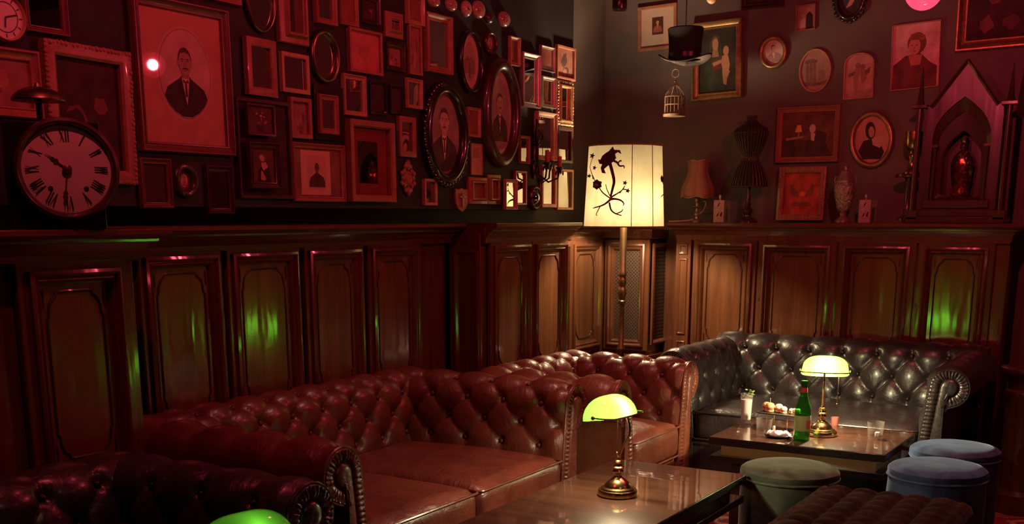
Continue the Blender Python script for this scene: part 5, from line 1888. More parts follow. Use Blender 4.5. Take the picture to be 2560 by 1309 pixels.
# wire dress form on a turned foot
p = on_cab(1868, 6.99)
df = thing('dress_form', 'dark wire dress form with a pleated skirt on a turned wooden foot', 'dress form', p, .2)
Zp = lambda py: hy(1868, py, p.y).z - ZE
sc_ = (hy(1869, 400, p.y) - hy(1868, 400, p.y)).length
prof = [(12, 290), (11, 300), (20, 312), (38, 322), (41, 334), (36, 352), (32, 368), (24, 384), (20, 395), (23, 404), (31, 418), (38, 436), (43, 455), (45, 466)]
b = MB()
NW = 30
wires = []
for k in range(NW):
    a = 2 * PI * k / NW
    b.tube([(r * sc_ * cos(a), r * sc_ * .62 * sin(a), Zp(py)) for r, py in prof], .0022, 5)
wf = b.build('wires', 'wire', df)
wf['kind'] = 'stuff'
for r, py, rad in ((12, 290, .004), (20, 395, .005), (45, 466, .004), (41, 332, .002)):
    b = MB(); b.tube([(r * sc_ * cos(2 * PI * k / 40), r * sc_ * .62 * sin(2 * PI * k / 40), Zp(py)) for k in range(40)], rad, 6, closed=True)
    b.build('hoop', 'wire', df)
b = MB()
b.lathe([(r * sc_ * .96, Zp(py)) for r, py in prof[::-1]], 36, sy=.62)
b.build('lining', 'felt', df)
b = MB()
for sx in (-1, 1):
    b.tube([(sx * (8 + 10 * cos(t)) * sc_ * .9, -.62 * 21 * sc_, Zp(397 + 5 * sin(t))) for t in [2 * PI * k / 12 for k in range(12)]], .003, 6, closed=True)
b.build('bow', 'wire', df)
b = MB()
hh = Zp(466)
b.lathe([(.062, 0), (.064, .010), (.050, .022), (.040, .030), (.022, .036), (.020, .046), (.030, .062), (.032, .078), (.020, .092), (.014, .10), (.018, .112), (.012, .125), (.016, .14), (.012, .155), (.012, hh + .01)], 24)
b.build('foot', 'dark_frame', df)

# lidded crystal urn
p = on_cab(2107, 6.96)
Zp = lambda py: hy(2107, py, p.y).z - ZE
sc_ = (hy(2108, 480, p.y) - hy(2107, 480, p.y)).length
ur = thing('crystal_urn', 'tall cut-crystal urn with a silver foot and pointed lid', 'urn', p)
b = MB(); b.lathe([(r * sc_, Zp(py)) for r, py in ((13, 528), (17, 522), (21, 505), (25, 485), (27, 470), (26, 462), (23, 456))], 28); b.build('bowl', 'cut_glass', ur)
b = MB(); b.lathe([(r * sc_, max(0, Zp(py))) for r, py in ((19, 556), (20, 551), (12, 546), (8, 540), (9, 532), (14, 527))], 24); b.build('foot', 'silver_frame', ur)
b = MB(); b.lathe([(r * sc_, Zp(py)) for r, py in ((23, 456), (24, 452), (20, 445), (15, 436), (12, 428), (5, 424), (4, 420), (5, 416), (1, 412))], 24); b.build('lid', 'silver_frame', ur)
for sx in (-1, 1):
    b = MB(); b.tube([(sx * 23 * sc_, 0, Zp(462)), (sx * 27 * sc_, 0, Zp(450)), (sx * 24 * sc_, 0, Zp(440)), (sx * 18 * sc_, 0, Zp(442))], .003, 6)
    b.build('handle', 'silver_frame', ur)

# tall stand with a chalice on top
p = on_cab(2265, 6.97)
Zp = lambda py: hy(2265, py, p.y).z - ZE
sc_ = (hy(2266, 480, p.y) - hy(2265, 480, p.y)).length
sd_ = thing('column_stand', 'slim wooden column stand left of the gothic shrine', 'stand', p)
b = MB(); b.lathe([(r * sc_, max(0, Zp(py))) for r, py in ((24, 551), (24, 546), (14, 540), (9, 534), (8, 500), (8, 452), (11, 446), (13, 443))], 20); b.build('column', 'dark_frame', sd_)
b = MB(); b.lathe([(34 * sc_, Zp(443)), (35 * sc_, Zp(441)), (35 * sc_, Zp(437)), (33 * sc_, Zp(435))], 28); b.build('plate', 'dark_frame', sd_)
ch = thing('chalice', 'tarnished gilt chalice standing on the slim column', 'chalice', (p.x + .008, p.y, ZE + Zp(435)))
z0_ = Zp(435)
b = MB(); b.lathe([(r * sc_, Zp(py) - z0_) for r, py in ((20, 435), (20, 431), (12, 424), (8, 416), (7, 400), (10, 394), (10, 389), (7, 384), (8, 379))], 24); b.build('stem', 'chrome_gold', ch)
b = MB(); b.lathe([(r * sc_, Zp(py) - z0_) for r, py in ((8, 379), (16, 374), (22, 362), (23, 346), (23.5, 330), (22.5, 330), (21, 350), (14, 368), (1, 371))], 28, cap1=True); b.build('cup', 'chrome_gold', ch)

# gothic shrine
YS = 6.94
p = on_cab(2409, YS)
Zp = lambda px, py: hy(px, py, YS).z - ZE
Xp = lambda px, py: hy(px, py, YS).x - p.x
sr = thing('gothic_shrine', 'dark wooden gothic shrine with pointed gable and pinnacles on the wide cabinet', 'shrine', p)
x0, x1 = Xp(2308, 420), Xp(2502, 420)
xl, xr = min(Xp(2292, 540), x0) , Xp(2512, 540)
zsh = Zp(2409, 268)                        # shoulder
xa, za = Xp(2425, 160), Zp(2425, 160)
xc = (x0 + x1) / 2
hw = (x1 - x0) / 2
zs = zsh
zb_ = .075


def gable(ins=0):
    return [(xc - hw + ins, zb_ + ins), (xc + hw - ins, zb_ + ins), (xc + hw - ins, zs), (xc + hw * .80 - ins, zs + .01), (xc, za - ins * 1.6), (xc - hw * .80 + ins, zs + .01), (xc - hw + ins, zs)]


def lancet(w, z0, zsp, ztop, n=10):
    pts = [(xc - w, z0), (xc + w, z0)]
    for k in range(n + 1):
        t = k / n
        pts.append((xc + w * (1 - t ** 1.7), zsp + (ztop - zsp) * (t ** .75)))
    for k in range(n - 1, -1, -1):
        t = k / n
        pts.append((xc - w * (1 - t ** 1.7), zsp + (ztop - zsp) * (t ** .75)))
    return pts


def even(pts, n=64):
    P = pts + [pts[0]]
    seg = [math.hypot(q[0] - a[0], q[1] - a[1]) for a, q in zip(P, P[1:])]
    tot, out, k, acc = sum(seg), [], 0, 0
    for j in range(n):
        s = tot * j / n
        while acc + seg[k] < s: acc += seg[k]; k += 1
        f = (s - acc) / seg[k]
        out.append((P[k][0] + (P[k + 1][0] - P[k][0]) * f, P[k][1] + (P[k + 1][1] - P[k][1]) * f))
    return out


def by_angle(pts, n=72, c=None):
    """outline sampled by direction from a centre so two outlines can be bridged"""
    c = c or (xc, .33 * za)
    out = []
    for j in range(n):
        a = 2 * PI * j / n
        d = (cos(a), sin(a))
        best = None
        for (ax, az), (bx, bz) in zip(pts, pts[1:] + pts[:1]):
            ex, ez = bx - ax, bz - az
            den = d[0] * ez - d[1] * ex
            if abs(den) < 1e-12: continue
            t = ((ax - c[0]) * ez - (az - c[1]) * ex) / den
            u = ((ax - c[0]) * d[1] - (az - c[1]) * d[0]) / den
            if t > 0 and -1e-6 <= u <= 1 + 1e-6 and (best is None or t > best): best = t
        out.append((c[0] + d[0] * best, c[1] + d[1] * best))
    return out


W1, W2 = hw * .74, hw * .50
g = by_angle(gable()); l1 = by_angle(lancet(W1, zb_ + .05, zs * .72, zs + .05)); l2 = by_angle(lancet(W1 * .86, zb_ + .06, zs * .66, zs - .02)); l3 = by_angle(lancet(W2, zb_ + .07, zs * .55, zs * .80))
yf = -.075
ly = lambda pts, y: [(x, y, z) for x, z in pts]
b = MB(); b.loops([ly(g, .11), ly(g, yf), ly(l1, yf)], cap0=True); b.build('front', 'shrine_wood', sr, ang=25)
b = MB(); b.loops([ly(l1, yf), ly(l1, yf + .02), ly(l2, yf + .035), ly(l2, yf + .05), ly(l3, yf + .06), ly(l3, yf + .11)]); b.poly(ly(l3, yf + .15)); b.loops([ly(l3, yf + .11), ly(l3, yf + .15)]); b.build('niche', 'shrine_wood', sr, ang=25)
b = MB()
for sg in (-1, 1):
    e0, e1 = (xc + sg * hw * .84, zs + .0), (xc, za + .012)
    b.tube([(e0[0], yf - .004, e0[1]), (e1[0], yf - .004, e1[1])], .011, 6)
b.build('gable_moulding', 'shrine_wood', sr)
for sg in (-1, 1):
    xx = xc + sg * (hw + .028)
    b = MB()
    b.tube([(xx, yf, .06), (xx, yf, zs - .004)], .016, 10)
    b.box((xx, yf + .005, zs + .006), (.085, .075, .018)); b.box((xx, yf + .005, .045), (.066, .07, .05))
    post = b.build('corner_post', 'shrine_wood', sr, bevel=.002)
    b = MB(); b.lathe([(.026, 0), (.018, .02), (.012, .08), (.005, .16), (.001, .205)], 8, o=(xx, yf + .005, zs + .015)); b.build('pinnacle', 'shrine_wood', post)
for sg in (-1, 1):
    b = MB(); xx = xc + sg * W1 * .90
    b.tube([(xx, yf + .012, zb_ + .05), (xx, yf + .012, zs * .66)], .010, 8); b.box((xx, yf + .012, zs * .67), (.034, .03, .014)); b.build('colonnette', 'shrine_wood', sr)
b = MB()
b.box((xc, .015, .018), (2 * hw + .11, .24, .036)); b.box((xc, .01, .055), (2 * hw + .02, .20, .04)); b.box((xc, yf - .006, .105), (2 * hw * .84, .018, .045))
b.build('plinth', 'shrine_wood', sr, bevel=.004)
so = thing('statue', 'small robed statue wrapped in glittering foil inside the gothic shrine', 'statue', (p.x + xc, p.y + yf + .098, ZE + .150))
b = MB()
rn = random.Random(4)
kz = (zs * .78 - .150) / .36
b.lathe([(.050, 0), (.052, .01), (.046, .03), (.050, .08), (.055, .13), (.060, .18), (.055, .215), (.036, .245), (.022, .26)], 22, sy=.55, wob=lambda a, z: 1 + .10 * sin(7 * a + 20 * z) * (1 if z < .2 else .3))
for q in range(len(b.v)): x_, y_, z_ = b.v[q]; b.v[q] = (x_, y_, z_ * kz)
b.build('robe', 'foil', so)
b = MB(); b.lathe([(.032, 0), (.036, .012), (.03, .022)], 16, sy=.8, o=(0, 0, -.014)); b.build('foot', 'dark_frame', so)
b = MB(); b.ball((0, -.004, .285 * kz), (.021, .022, .028), 14, k=8); b.ball((0, -.026, .283 * kz), (.004, .004, .006), 6, k=4); b.ball((.022, -.02, .21 * kz), (.014, .016, .03), 10, k=6); b.ball((.022, -.022, .25 * kz), .013, 10, k=6); b.build('head', 'dark_frame', so)
b = MB(); b.lathe([(.017, .305 * kz), (.019, .31 * kz), (.022, .335 * kz), (.018, .332 * kz), (.012, .32 * kz)], 12, wob=lambda a, z: 1 + .12 * sin(5 * a)); b.build('crown', 'brass', so)

# ------------------------------------------------------------------ old clock on its ledge
zc_ = ZT - .005
cc = hx(166, 424, -3.02)
dirc = Vector((-cc.x, -cc.y, 0)).normalized()
rzc = math.atan2(dirc.y, dirc.x) + PI / 2          # local -y looks to the viewer
ck = thing('old_clock', 'old mechanical clock with white Roman dial and a bell on top', 'clock', (cc.x, cc.y, zc_), rzc + .10)
dz = cc.z - zc_
R0 = 104 * (cc.x * -sin(YAW) + cc.y * cos(YAW)) / 2900.0
back = .075
b = MB(); b.box((-.03, back + .005, (dz + R0 * 1.1) / 2), (R0 * 2.15, .13, dz + R0 * 1.1)); b.build('case', 'black', ck, bevel=.004)
b = MB()
lp = []
for r, y in ((1.19, .012), (1.20, -.012), (1.17, -.030), (1.10, -.036), (1.05, -.030), (1.02, -.018), (.995, -.012)):
    lp.append([(R0 * r * cos(2 * PI * k / 72), y, dz + R0 * r * sin(2 * PI * k / 72)) for k in range(72)])
b.loops(lp); b.build('bezel', 'dark_frame', ck)
b = MB()
lp = []
for r, y in ((1.0, -.013), (.7, -.017), (.3, -.019), (.02, -.020)):
    lp.append([(R0 * r * cos(2 * PI * k / 48), y, dz + R0 * r * sin(2 * PI * k / 48)) for k in range(48)])
b.loops(lp, cap1=True); dl = b.build('dial', 'cream', ck)
ROM = ['XII', 'I', 'II', 'III', 'IIII', 'V', 'VI', 'VII', 'VIII', 'IX', 'X', 'XI']


def stroke(p, q, w, y):
    d = Vector((q[0] - p[0], 0, q[1] - p[1])); s = Vector((-d.z, 0, d.x)).normalized() * w / 2
    P, Q = Vector((p[0], y, p[1])), Vector((q[0], y, q[1]))
    b.poly([tuple(P + s), tuple(Q + s), tuple(Q - s), tuple(P - s)])


for hcount, txt in enumerate(ROM):
    b = MB()
    th = PI / 2 - hcount * PI / 6
    er, et = (cos(th), sin(th)), (sin(th), -cos(th))
    wd = {'I': .055, 'V': .11, 'X': .12}
    tot = sum(wd[c] for c in txt)
    u = -tot / 2
    for c in txt:
        um = u + wd[c] / 2
        W_ = lambda uu, rr: (R0 * (er[0] * rr + et[0] * uu), dz + R0 * (er[1] * rr + et[1] * uu))
        yk = -.0178
        if c == 'I': stroke(W_(um, .62), W_(um, .92), .030 * R0, yk)
        if c == 'V': stroke(W_(um - .04, .92), W_(um, .62), .032 * R0, yk); stroke(W_(um + .04, .92), W_(um, .62), .013 * R0, yk - .0002)
        if c == 'X': stroke(W_(um - .04, .92), W_(um + .04, .62), .032 * R0, yk); stroke(W_(um + .04, .92), W_(um - .04, .62), .013 * R0, yk - .0002)
        u += wd[c]
    b.build('numeral', 'ink', dl, flat=True)
for sx in (-1, 1):
    b = MB(); b.poly([(sx * .40 * R0 + .06 * R0 * cos(2 * PI * k / 14), -.0185, dz - .44 * R0 + .06 * R0 * sin(2 * PI * k / 14)) for k in range(14)])
    b.build('winding_hole', 'ink', dl, flat=True)
M['old_hand'] = simple('aged_bronze_hand', (0.12, 0.05, 0.03), .4, metal=.4)


def hand(name, th, L, w, bulb):
    b = MB()
    d, s = Vector((cos(th), 0, sin(th))), Vector((-sin(th), 0, cos(th)))
    o = Vector((0, -.023 - (.002 if name == 'minute_hand' else 0), dz))
    pl_ = [(0, w), (L * bulb - .10 * L, w * .8), (L * bulb, w * 3.0), (L * bulb + .08 * L, w * 1.2), (L * bulb + .13 * L, w * 2.0), (L * bulb + .22 * L, w * .6), (L, 0)]
    pts = [tuple(o + d * a + s * c) for a, c in pl_] + [tuple(o + d * a - s * c) for a, c in pl_[-2::-1]]
    lo = [(p_[0], p_[1] + .0015, p_[2]) for p_ in pts]
    b.loops([lo, pts], cap0=True, cap1=True)
    return b.build(name, 'old_hand', dl, flat=True)


hand('hour_hand', math.radians(141), .60 * R0, .022 * R0, .50)
hand('minute_hand', math.radians(-98), .90 * R0, .020 * R0, .62)
b = MB(); b.lathe([(.11 * R0, 0), (.11 * R0, .004), (.05 * R0, .008), (.001, .009)], 18)
for q in range(len(b.v)): x_, y_, z_ = b.v[q]; b.v[q] = (x_, -.024 - z_, dz + y_)
b.build('hub', 'old_hand', dl)
bz = hx(118, 245, -3.02)
zbl = bz.z - zc_
xb = -.058
b = MB(); b.tube([(xb, back - .03, dz + R0 * 1.05), (xb, back - .03, zbl + .03)], .009, 8); b.build('bell_post', 'iron', ck)
b = MB(); rB = R0 * .60; b.lathe([(rB, -.004), (rB * 1.01, 0), (rB * .93, .012), (rB * .75, .024), (rB * .45, .034), (rB * .12, .038), (.006, .048), (.001, .049)], 32, o=(xb, back - .03, zbl)); b.build('bell', 'bell_bronze' if False else 'dark_brass', ck)

# round white wall clock, half out of frame at the upper left corner
wc0 = hx(2, 44, XW); rz_ = hx(2, 44, XW).z - hx(2, 104, XW).z
wc = thing('wall_clock', 'round white clock cut off by the upper left corner of the photo', 'clock', wc0, LEFT)
b = MB(); b.loops([[(r * rz_ * cos(2 * PI * k / 48), y, r * rz_ * sin(2 * PI * k / 48)) for k in range(48)] for r, y in ((1, 0), (1, -.025), (.96, -.032), (.90, -.028), (.88, -.02))], cap0=True); b.build('rim', 'pale_frame', wc)
b = MB(); b.poly([(.90 * rz_ * cos(2 * PI * k / 48), -.021, .90 * rz_ * sin(2 * PI * k / 48)) for k in range(48)]); d2 = b.build('dial', 'cream', wc, flat=True)
b = MB(); dz = 0
for k in range(12):
    t = PI * k / 6
    b = MB()
    stroke((.68 * rz_ * cos(t), .68 * rz_ * sin(t)), (.84 * rz_ * cos(t), .84 * rz_ * sin(t)), .05 * rz_, -.0216)
    b.build('hour_mark', 'ink', d2, flat=True)
b = MB(); b.loops([[(r * rz_ * cos(2 * PI * k / 48), -.0216, r * rz_ * sin(2 * PI * k / 48)) for k in range(48)] for r in (.64, .60)])
b.build('chapter_ring', 'ink', d2, flat=True)
b = MB(); stroke((0, 0), (.60 * rz_, .16 * rz_), .06 * rz_, -.024); b.build('minute_hand', 'ink', d2, flat=True)
b = MB(); stroke((0, 0), (-.05 * rz_, -.42 * rz_), .08 * rz_, -.0235); b.build('hour_hand', 'ink', d2, flat=True)

# ------------------------------------------------------------------ small things on the left wall
# carved cartouche
q = hx(1015, 446, XW); hh = hx(1015, 402, XW).z - hx(1015, 489, XW).z
cz_ = thing('carved_cartouche', 'small carved ornament shaped like a cartouche, left of the carved oval portrait', 'wall ornament', q, LEFT)
b = MB()
wv = hx(1032, 446, XW).y - hx(998, 446, XW).y
lp = []
for s_, y in ((1, 0), (.9, -.014), (.6, -.022), (.45, -.016), (.05, -.018)):
    lp.append([(wv * .36 * s_ * cos(t), y, hh * .24 * s_ * sin(t)) for t in [2 * PI * k / 24 for k in range(24)]])
b.loops(lp, cap0=True, cap1=True)
b.build('centre', 'copper_frame', cz_)
b = MB()
for k in range(16):
    t = 2 * PI * k / 16
    r_ = 1 + .25 * (k % 2)
    b.ball((wv * .38 * r_ * cos(t), -.012, hh * .29 * r_ * sin(t)), (.011, .010, .013), 8, k=5)
for zz, s_ in ((.36, 1), (.44, .7), (.49, .4), (-.36, .9), (-.43, .6), (-.49, .35)):
    b.ball((0, -.012, hh * zz), (.018 * s_, .012, .020 * s_), 8, k=5)
    for sx in (-1, 1): b.ball((sx * .016 * s_, -.010, hh * zz * .95), (.011 * s_, .009, .011 * s_), 7, k=5)
b.build('scrollwork', 'copper_frame', cz_)

# shield plaque with a crucifix
q = hx(1149, 500, XW); hh = hx(1149, 470, XW).z - hx(1149, 531, XW).z; wv = hx(1165, 500, XW).y - hx(1134, 500, XW).y
pq = thing('shield_plaque', 'small shield-shaped wooden plaque with a metal cross, below the carved oval portrait', 'plaque', q, LEFT)
b = MB(); b.prism([(-.5 * wv, .46 * hh), (-.2 * wv, .44 * hh), (0, .5 * hh), (.2 * wv, .44 * hh), (.5 * wv, .46 * hh), (.5 * wv, -.1 * hh), (.3 * wv, -.36 * hh), (0, -.5 * hh), (-.3 * wv, -.36 * hh), (-.5 * wv, -.1 * hh)], 0, -.016); b.build('shield', 'copper_frame', pq, bevel=.003)
b = MB(); b.box((0, -.02, 0), (wv * .14, .008, hh * .58)); b.box((0, -.02, hh * .13), (wv * .48, .008, hh * .08)); b.ball((0, -.024, hh * .2), (.007, .007, .009), 8, k=5); b.build('cross', 'silver_frame', pq, bevel=.002)

# row of small painted porcelain medallions over the picture wall
kind = [('pale medallion, leftmost of the row above the tall reddish mirror', 1082, 4, 13, 15, 'pale'), ('pale flower-painted medallion, second of the row at the top edge', 1125, 11, 13, 18, 'pale'),
        ('white oval medallion with a dark figure, middle of the row at the top edge', 1163, 22, 11, 21, 'white'), ('largest flowered medallion of the row at the top edge', 1194, 24, 15, 23, 'pale'),
        ('dark oval medallion, hardly visible beside the largest flowered one', 1219, 44, 10, 16, 'dark'), ('pale painted medallion, rightmost and lowest of the row', 1258, 48, 13, 20, 'pale')]
M['porcelain'] = simple('painted_porcelain', (0.42, 0.24, 0.19), .2, coat=.7, noise=.35, nscale=60)
M['porcelain_white'] = simple('white_porcelain', (0.50, 0.34, 0.28), .2, coat=.7)
for lab, px, py, rx, ry, kd in kind:
    q = hx(px, py, XW)
    a_ = (hx(px + rx, py, XW).y - hx(px - rx, py, XW).y) / 2; c_ = (hx(px, py - ry, XW).z - hx(px, py + ry, XW).z) / 2
    o = thing('porcelain_medallion', lab, 'medallion', q, LEFT, 'small medallions above the picture wall')
    b = MB(); b.loops([[(a_ * r * cos(2 * PI * k / 24), y, c_ * r * sin(2 * PI * k / 24)) for k in range(24)] for r, y in ((1, 0), (1, -.008), (.85, -.018), (.5, -.026), (.02, -.028))], cap0=True, cap1=True)
    pl_ = b.build('plate', {'pale': 'porcelain', 'white': 'porcelain_white', 'dark': 'dark_frame'}[kd], o)
    b = MB()
    rn = random.Random(px)
    for k in range(5 if kd != 'white' else 2):
        xx, zz = rn.uniform(-.35, .35) * a_, rn.uniform(-.4, .4) * c_
        b.ball((xx, -.024, zz), (.16 * a_, .005, .2 * c_), 8, k=5)
    b.build('painted_flower', {'pale': 'paper_red', 'white': 'ink', 'dark': 'ink'}[kd], pl_)

# candle sconce with a little figure
q = hx(1340, 400, XW)
sx_ = (hx(1341, 400, XW).y - hx(1340, 400, XW).y)
sz_ = (hx(1340, 390, XW).z - hx(1340, 410, XW).z) / 20
U = lambda px: (px - 1340) * sx_ * .75
V_ = lambda py: (400 - py) * sz_
sn = thing('candle_sconce', 'black iron wall sconce with a cast figure and candle arms', 'sconce', q, LEFT)
b = MB()
b.loops([[(U(1329) + .019 * r * cos(t), y, V_(425) + .05 * r * sin(t)) for t in [2 * PI * k / 20 for k in range(20)]] for r, y in ((1, 0), (.95, -.012), (.5, -.02), (.05, -.026))], cap0=True, cap1=True)
b.build('backplate', 'iron', sn)
b = MB()
pt = [(U(1329), -.015, V_(430)), (U(1330), -.03, V_(415)), (U(1325), -.035, V_(390)), (U(1327), -.035, V_(360))]
b.tube(pt, .008, 8)
b.lathe([(.018, 0), (.020, .006), (.012, .012)], 12, o=(U(1326), -.035, V_(365)))
b.ball((U(1326), -.035, V_(341)), (.018, .016, .045), 12, k=8)
b.ball((U(1326), -.038, V_(315)), (.011, .012, .014), 10, k=7)
b.tube([(U(1322), -.035, V_(330)), (U(1318), -.05, V_(318)), (U(1316), -.05, V_(302))], .006, 7)
b.tube([(U(1330), -.035, V_(332)), (U(1334), -.055, V_(340)), (U(1330), -.06, V_(350))], .006, 7)
b.build('cast_figure', 'iron', sn)
CS = [(1326, 408, 378, -.10), (1352, 402, 380, -.07), (1363, 418, 391, -.11)]
ar = MB()
for px, zb0, zt0, yy in CS:
    ar.tube([(U(1329), -.02, V_(430)), (U(px) * .6, yy * .5, V_(455)), (U(px), yy * .9, V_(445)), (U(px), yy, V_(zb0 + 8))], .0055, 8)
    ar.lathe([(.006, -.03), (.018, -.012), (.024, 0), (.018, .002)], 14, o=(U(px), yy, V_(zb0)))
    for k in range(6):
        ar.ball((U(px) + .02 * cos(k), yy + .02 * sin(k), V_(zb0) - .02 - .006 * (k % 3)), (.005, .005, .014), 6, k=4)
ar.build('arms', 'iron', sn)
for i_, (px, zb0, zt0, yy) in enumerate(CS):
    b = MB(); hh = V_(zt0) - V_(zb0); b.lathe([(.0125, 0), (.0125, hh * .92), (.011, hh), (.004, hh * .96), (.001, hh * .97)], 16); b.tube([(0, 0, hh * .95), (.001, 0, hh + .01)], .0012, 5)
    w_ = thing('candle', ['red candle standing leftmost on the black iron sconce', 'red candle on the rear arm of the black iron sconce, middle one', 'red candle standing rightmost on the black iron sconce'][i_], 'candle', (q.x - yy, q.y + U(px), q.z + V_(zb0) + .002), 0, 'red candles on the sconce')
    b.build('wax', 'candle', w_)

# ------------------------------------------------------------------ top hat and bird cage hanging before the back wall
YH = 6.62
q = hy(1712, 150, YH); sc_ = (hy(1713, 150, YH) - hy(1712, 150, YH)).length
ht = thing('top_hat', 'black top hat with a curled pale-lined brim hanging in front of the pictures', 'hat', q, .1)
Zh = lambda py: hy(1712, py, YH).z - q.z
b = MB()
b.lathe([(40 * sc_, Zh(148)), (38 * sc_, Zh(140)), (38.5 * sc_, Zh(110)), (41 * sc_, Zh(80)), (42 * sc_, Zh(72)), (39 * sc_, Zh(69)), (1 * sc_, Zh(68))], 40, sy=.82, cap0=False)
b.build('crown', 'felt', ht)


def brim(y0, out, name, mat):
    b = MB(); rings = []
    for r in (38, 46, 54, 60, 63):
        ring = []
        for k in range(56):
            a = 2 * PI * k / 56
            f = (r - 38) / 25
            ring.append((r * sc_ * cos(a), r * sc_ * .80 * sin(a), Zh(148) + y0 + f * f * (.5 + .5 * cos(2 * a)) * 12 * sc_ - f * 9 * sc_ * (.5 - .5 * cos(2 * a)) - cos(a) * f * 2 * sc_))
        rings.append(ring)
    b.loops(rings)
    return b.build(name, mat, ht, solid=.002)


brim(0.0, 0, 'brim', 'felt'); brim(-.004, 0, 'brim_lining', 'felt_brim')
b = MB(); b.lathe([(38.9 * sc_, Zh(146)), (39.2 * sc_, Zh(146) + .03)], 40, sy=.82, cap0=False, cap1=False); b.build('hat_band', 'black', ht)
b = MB(); b.tube([(0, 0, Zh(69)), (0, 0, ZC - q.z)], .003, 6); b.build('cord', 'black', ht)
b = MB(); b.tube([(-14 * sc_, 0, Zh(69)), (-22 * sc_, 0, Zh(165)), (-24 * sc_, 0, Zh(172))], .0015, 5); b.build('hook_wire', 'wire', ht)

q2 = hy(1688, 215, YH)
bc = thing('bird_cage', 'tiny rusty bird cage hanging by a ring under the top hat', 'bird cage', q2)
Zc = lambda py: hy(1688, py, YH).z - q2.z
b = MB()
b.tube([(9 * sc_ * cos(t), 0, Zc(183) + 9 * sc_ * sin(t)) for t in [2 * PI * k / 20 for k in range(20)]], .0022, 6, closed=True)
b.tube([(0, 0, Zc(192)), (0, 0, Zc(213))], .004, 7); b.ball((0, 0, Zc(203)), .008, 10, k=6)
b.build('ring', 'cage', bc)
prof = [(3, 210), (7, 214), (14, 222), (20, 232), (23, 242), (23, 284)]
b = MB()
for k in range(16):
    a = 2 * PI * k / 16
    b.tube([(r * sc_ * cos(a), r * sc_ * sin(a), Zc(py)) for r, py in prof], .0022, 5)
b.build('bars', 'cage', bc)
for py, rr, hh in ((288, 26, 5), (262, 23.5, 2), (242, 23.5, 2)):
    b = MB(); b.loops([[(r * sc_ * cos(2 * PI * k / 32), r * sc_ * sin(2 * PI * k / 32), Zc(py) + z * sc_) for k in range(32)] for r, z in ((rr - 2, -hh / 2), (rr, -hh / 2), (rr, hh / 2), (rr - 2, hh / 2))] , cap0=(py == 288), cap1=(py == 288)); b.build('tray' if py == 288 else 'hoop', 'cage', bc)

# black ceiling spotlight
q = hit(1549, 6, 'y', 6.2)
sp = thing('ceiling_spotlight', 'black ceiling spotlight at the top edge above the grey corner', 'spotlight', (q.x, q.y, ZC))
b = MB(); b.lathe([(.05, -.02), (.05, 0)], 20); b.tube([(0, 0, -.01), (0, 0, q.z - ZC + .06)], .008, 8); b.build('stem', 'black', sp)
b = MB(); b.lathe([(.001, .07), (.03, .065), (.042, .04), (.044, -.03), (.040, -.042), (.036, -.03), (.001, -.02)], 24, o=(0, 0, q.z - ZC)); b.build('housing', 'black_frame', sp)
# small bare bulb at the top edge
q = hit(1779, -6, 'y', 6.4)
bl = thing('hanging_bulb', 'pale bulb just showing at the top edge above the gilt painting', 'bulb', (q.x, q.y, ZC))
b = MB(); b.tube([(0, 0, 0), (0, 0, q.z - ZC + .05)], .004, 6); b.build('cord', 'black', bl)
b = MB(); b.ball((0, 0, q.z - ZC), (.03, .03, .034), 16, k=10); b.build('bulb', simple('unlit_bulb', (.65, .45, .30), .15, coat=.5), bl)


# ------------------------------------------------------------------ things on the far table
TT = TZ + .0018


def on_t(px, py): return hz(px, py, TT)


q = on_t(1864, 1057); mpp = (hz(1865, 1057, TT) - q).length
tg = thing('highball_glass', 'tall glass of cloudy drink with mint at the left of the far table', 'glass', (q.x, q.y, TT))
H_ = .155; r0, r1 = .026, .033
b = MB(); b.lathe([(r0, 0), (r0, .002), (r1, H_), (r1 - .0015, H_), (r0 - .001, .02), (.001, .018)], 28, cap1=True); b.build('glass', 'clear_glass', tg)
b = MB(); b.lathe([(r0 - .002, .021), (r1 - .004, H_ - .030), (.001, H_ - .029)], 24); b.build('drink', 'frosty_drink', tg)
b = MB(); rn = random.Random(2)
for k in range(14):
    a = rn.uniform(0, 6.28); c = Vector((.010 + rn.uniform(-.018, .018), rn.uniform(-.018, .018), H_ - .018 + rn.uniform(0, .035)))
    d = Vector((cos(a), sin(a), rn.uniform(-.2, .6))) * .016; s_ = d.cross(Vector((0, 0, 1))).normalized() * .008
    b.poly([tuple(c), tuple(c + d * .5 + s_), tuple(c + d), tuple(c + d * .5 - s_)])
b.build('mint_sprig', 'mint', tg, flat=True, solid=.001)


def tumbler(label, px, py, fill, ice=False):
    q = on_t(px, py)
    o = thing('tumbler', label, 'glass', (q.x, q.y, TT), 0, 'tumblers on the far table')
    H_, r0, r1 = .085, .033, .041
    b = MB(); b.lathe([(r0, 0), (r0 + .001, .004), (r1, H_), (r1 - .002, H_), (r0 - .001, .012), (.001, .010)], 32, cap1=True); b.build('glass', 'clear_glass', o)
    b = MB(); b.lathe([(r0 - .002, .013), (r0 + (r1 - r0) * fill - .003, H_ * fill), (.001, H_ * fill + .0005)], 28); b.build('drink', 'water', o)
    if ice:
        b = MB(); b.box((.014, -.012, .026), (.022, .022, .026)); b.box((.010, .012, .020), (.02, .02, .02)); b.build('ice', 'ice', o, bevel=.004)
    return o


tumbler('short glass of clear drink beside the tall cloudy drink', 1909, 1088, .42)
tumbler('short glass with melting ice near the right end of the far table', 2187, 1097, .25, True)
q = on_t(2086, 1066)
sg = thing('shot_glass', 'tiny pinkish glass half hidden behind the far lamp base', 'glass', (q.x, q.y, TT))
b = MB(); b.lathe([(.018, 0), (.020, .05), (.0185, .05), (.017, .008), (.001, .007)], 20); b.build('glass', glass_mat('pink_glass', (.95, .6, .55), body=.25, body_col=(.5, .25, .22)), sg)

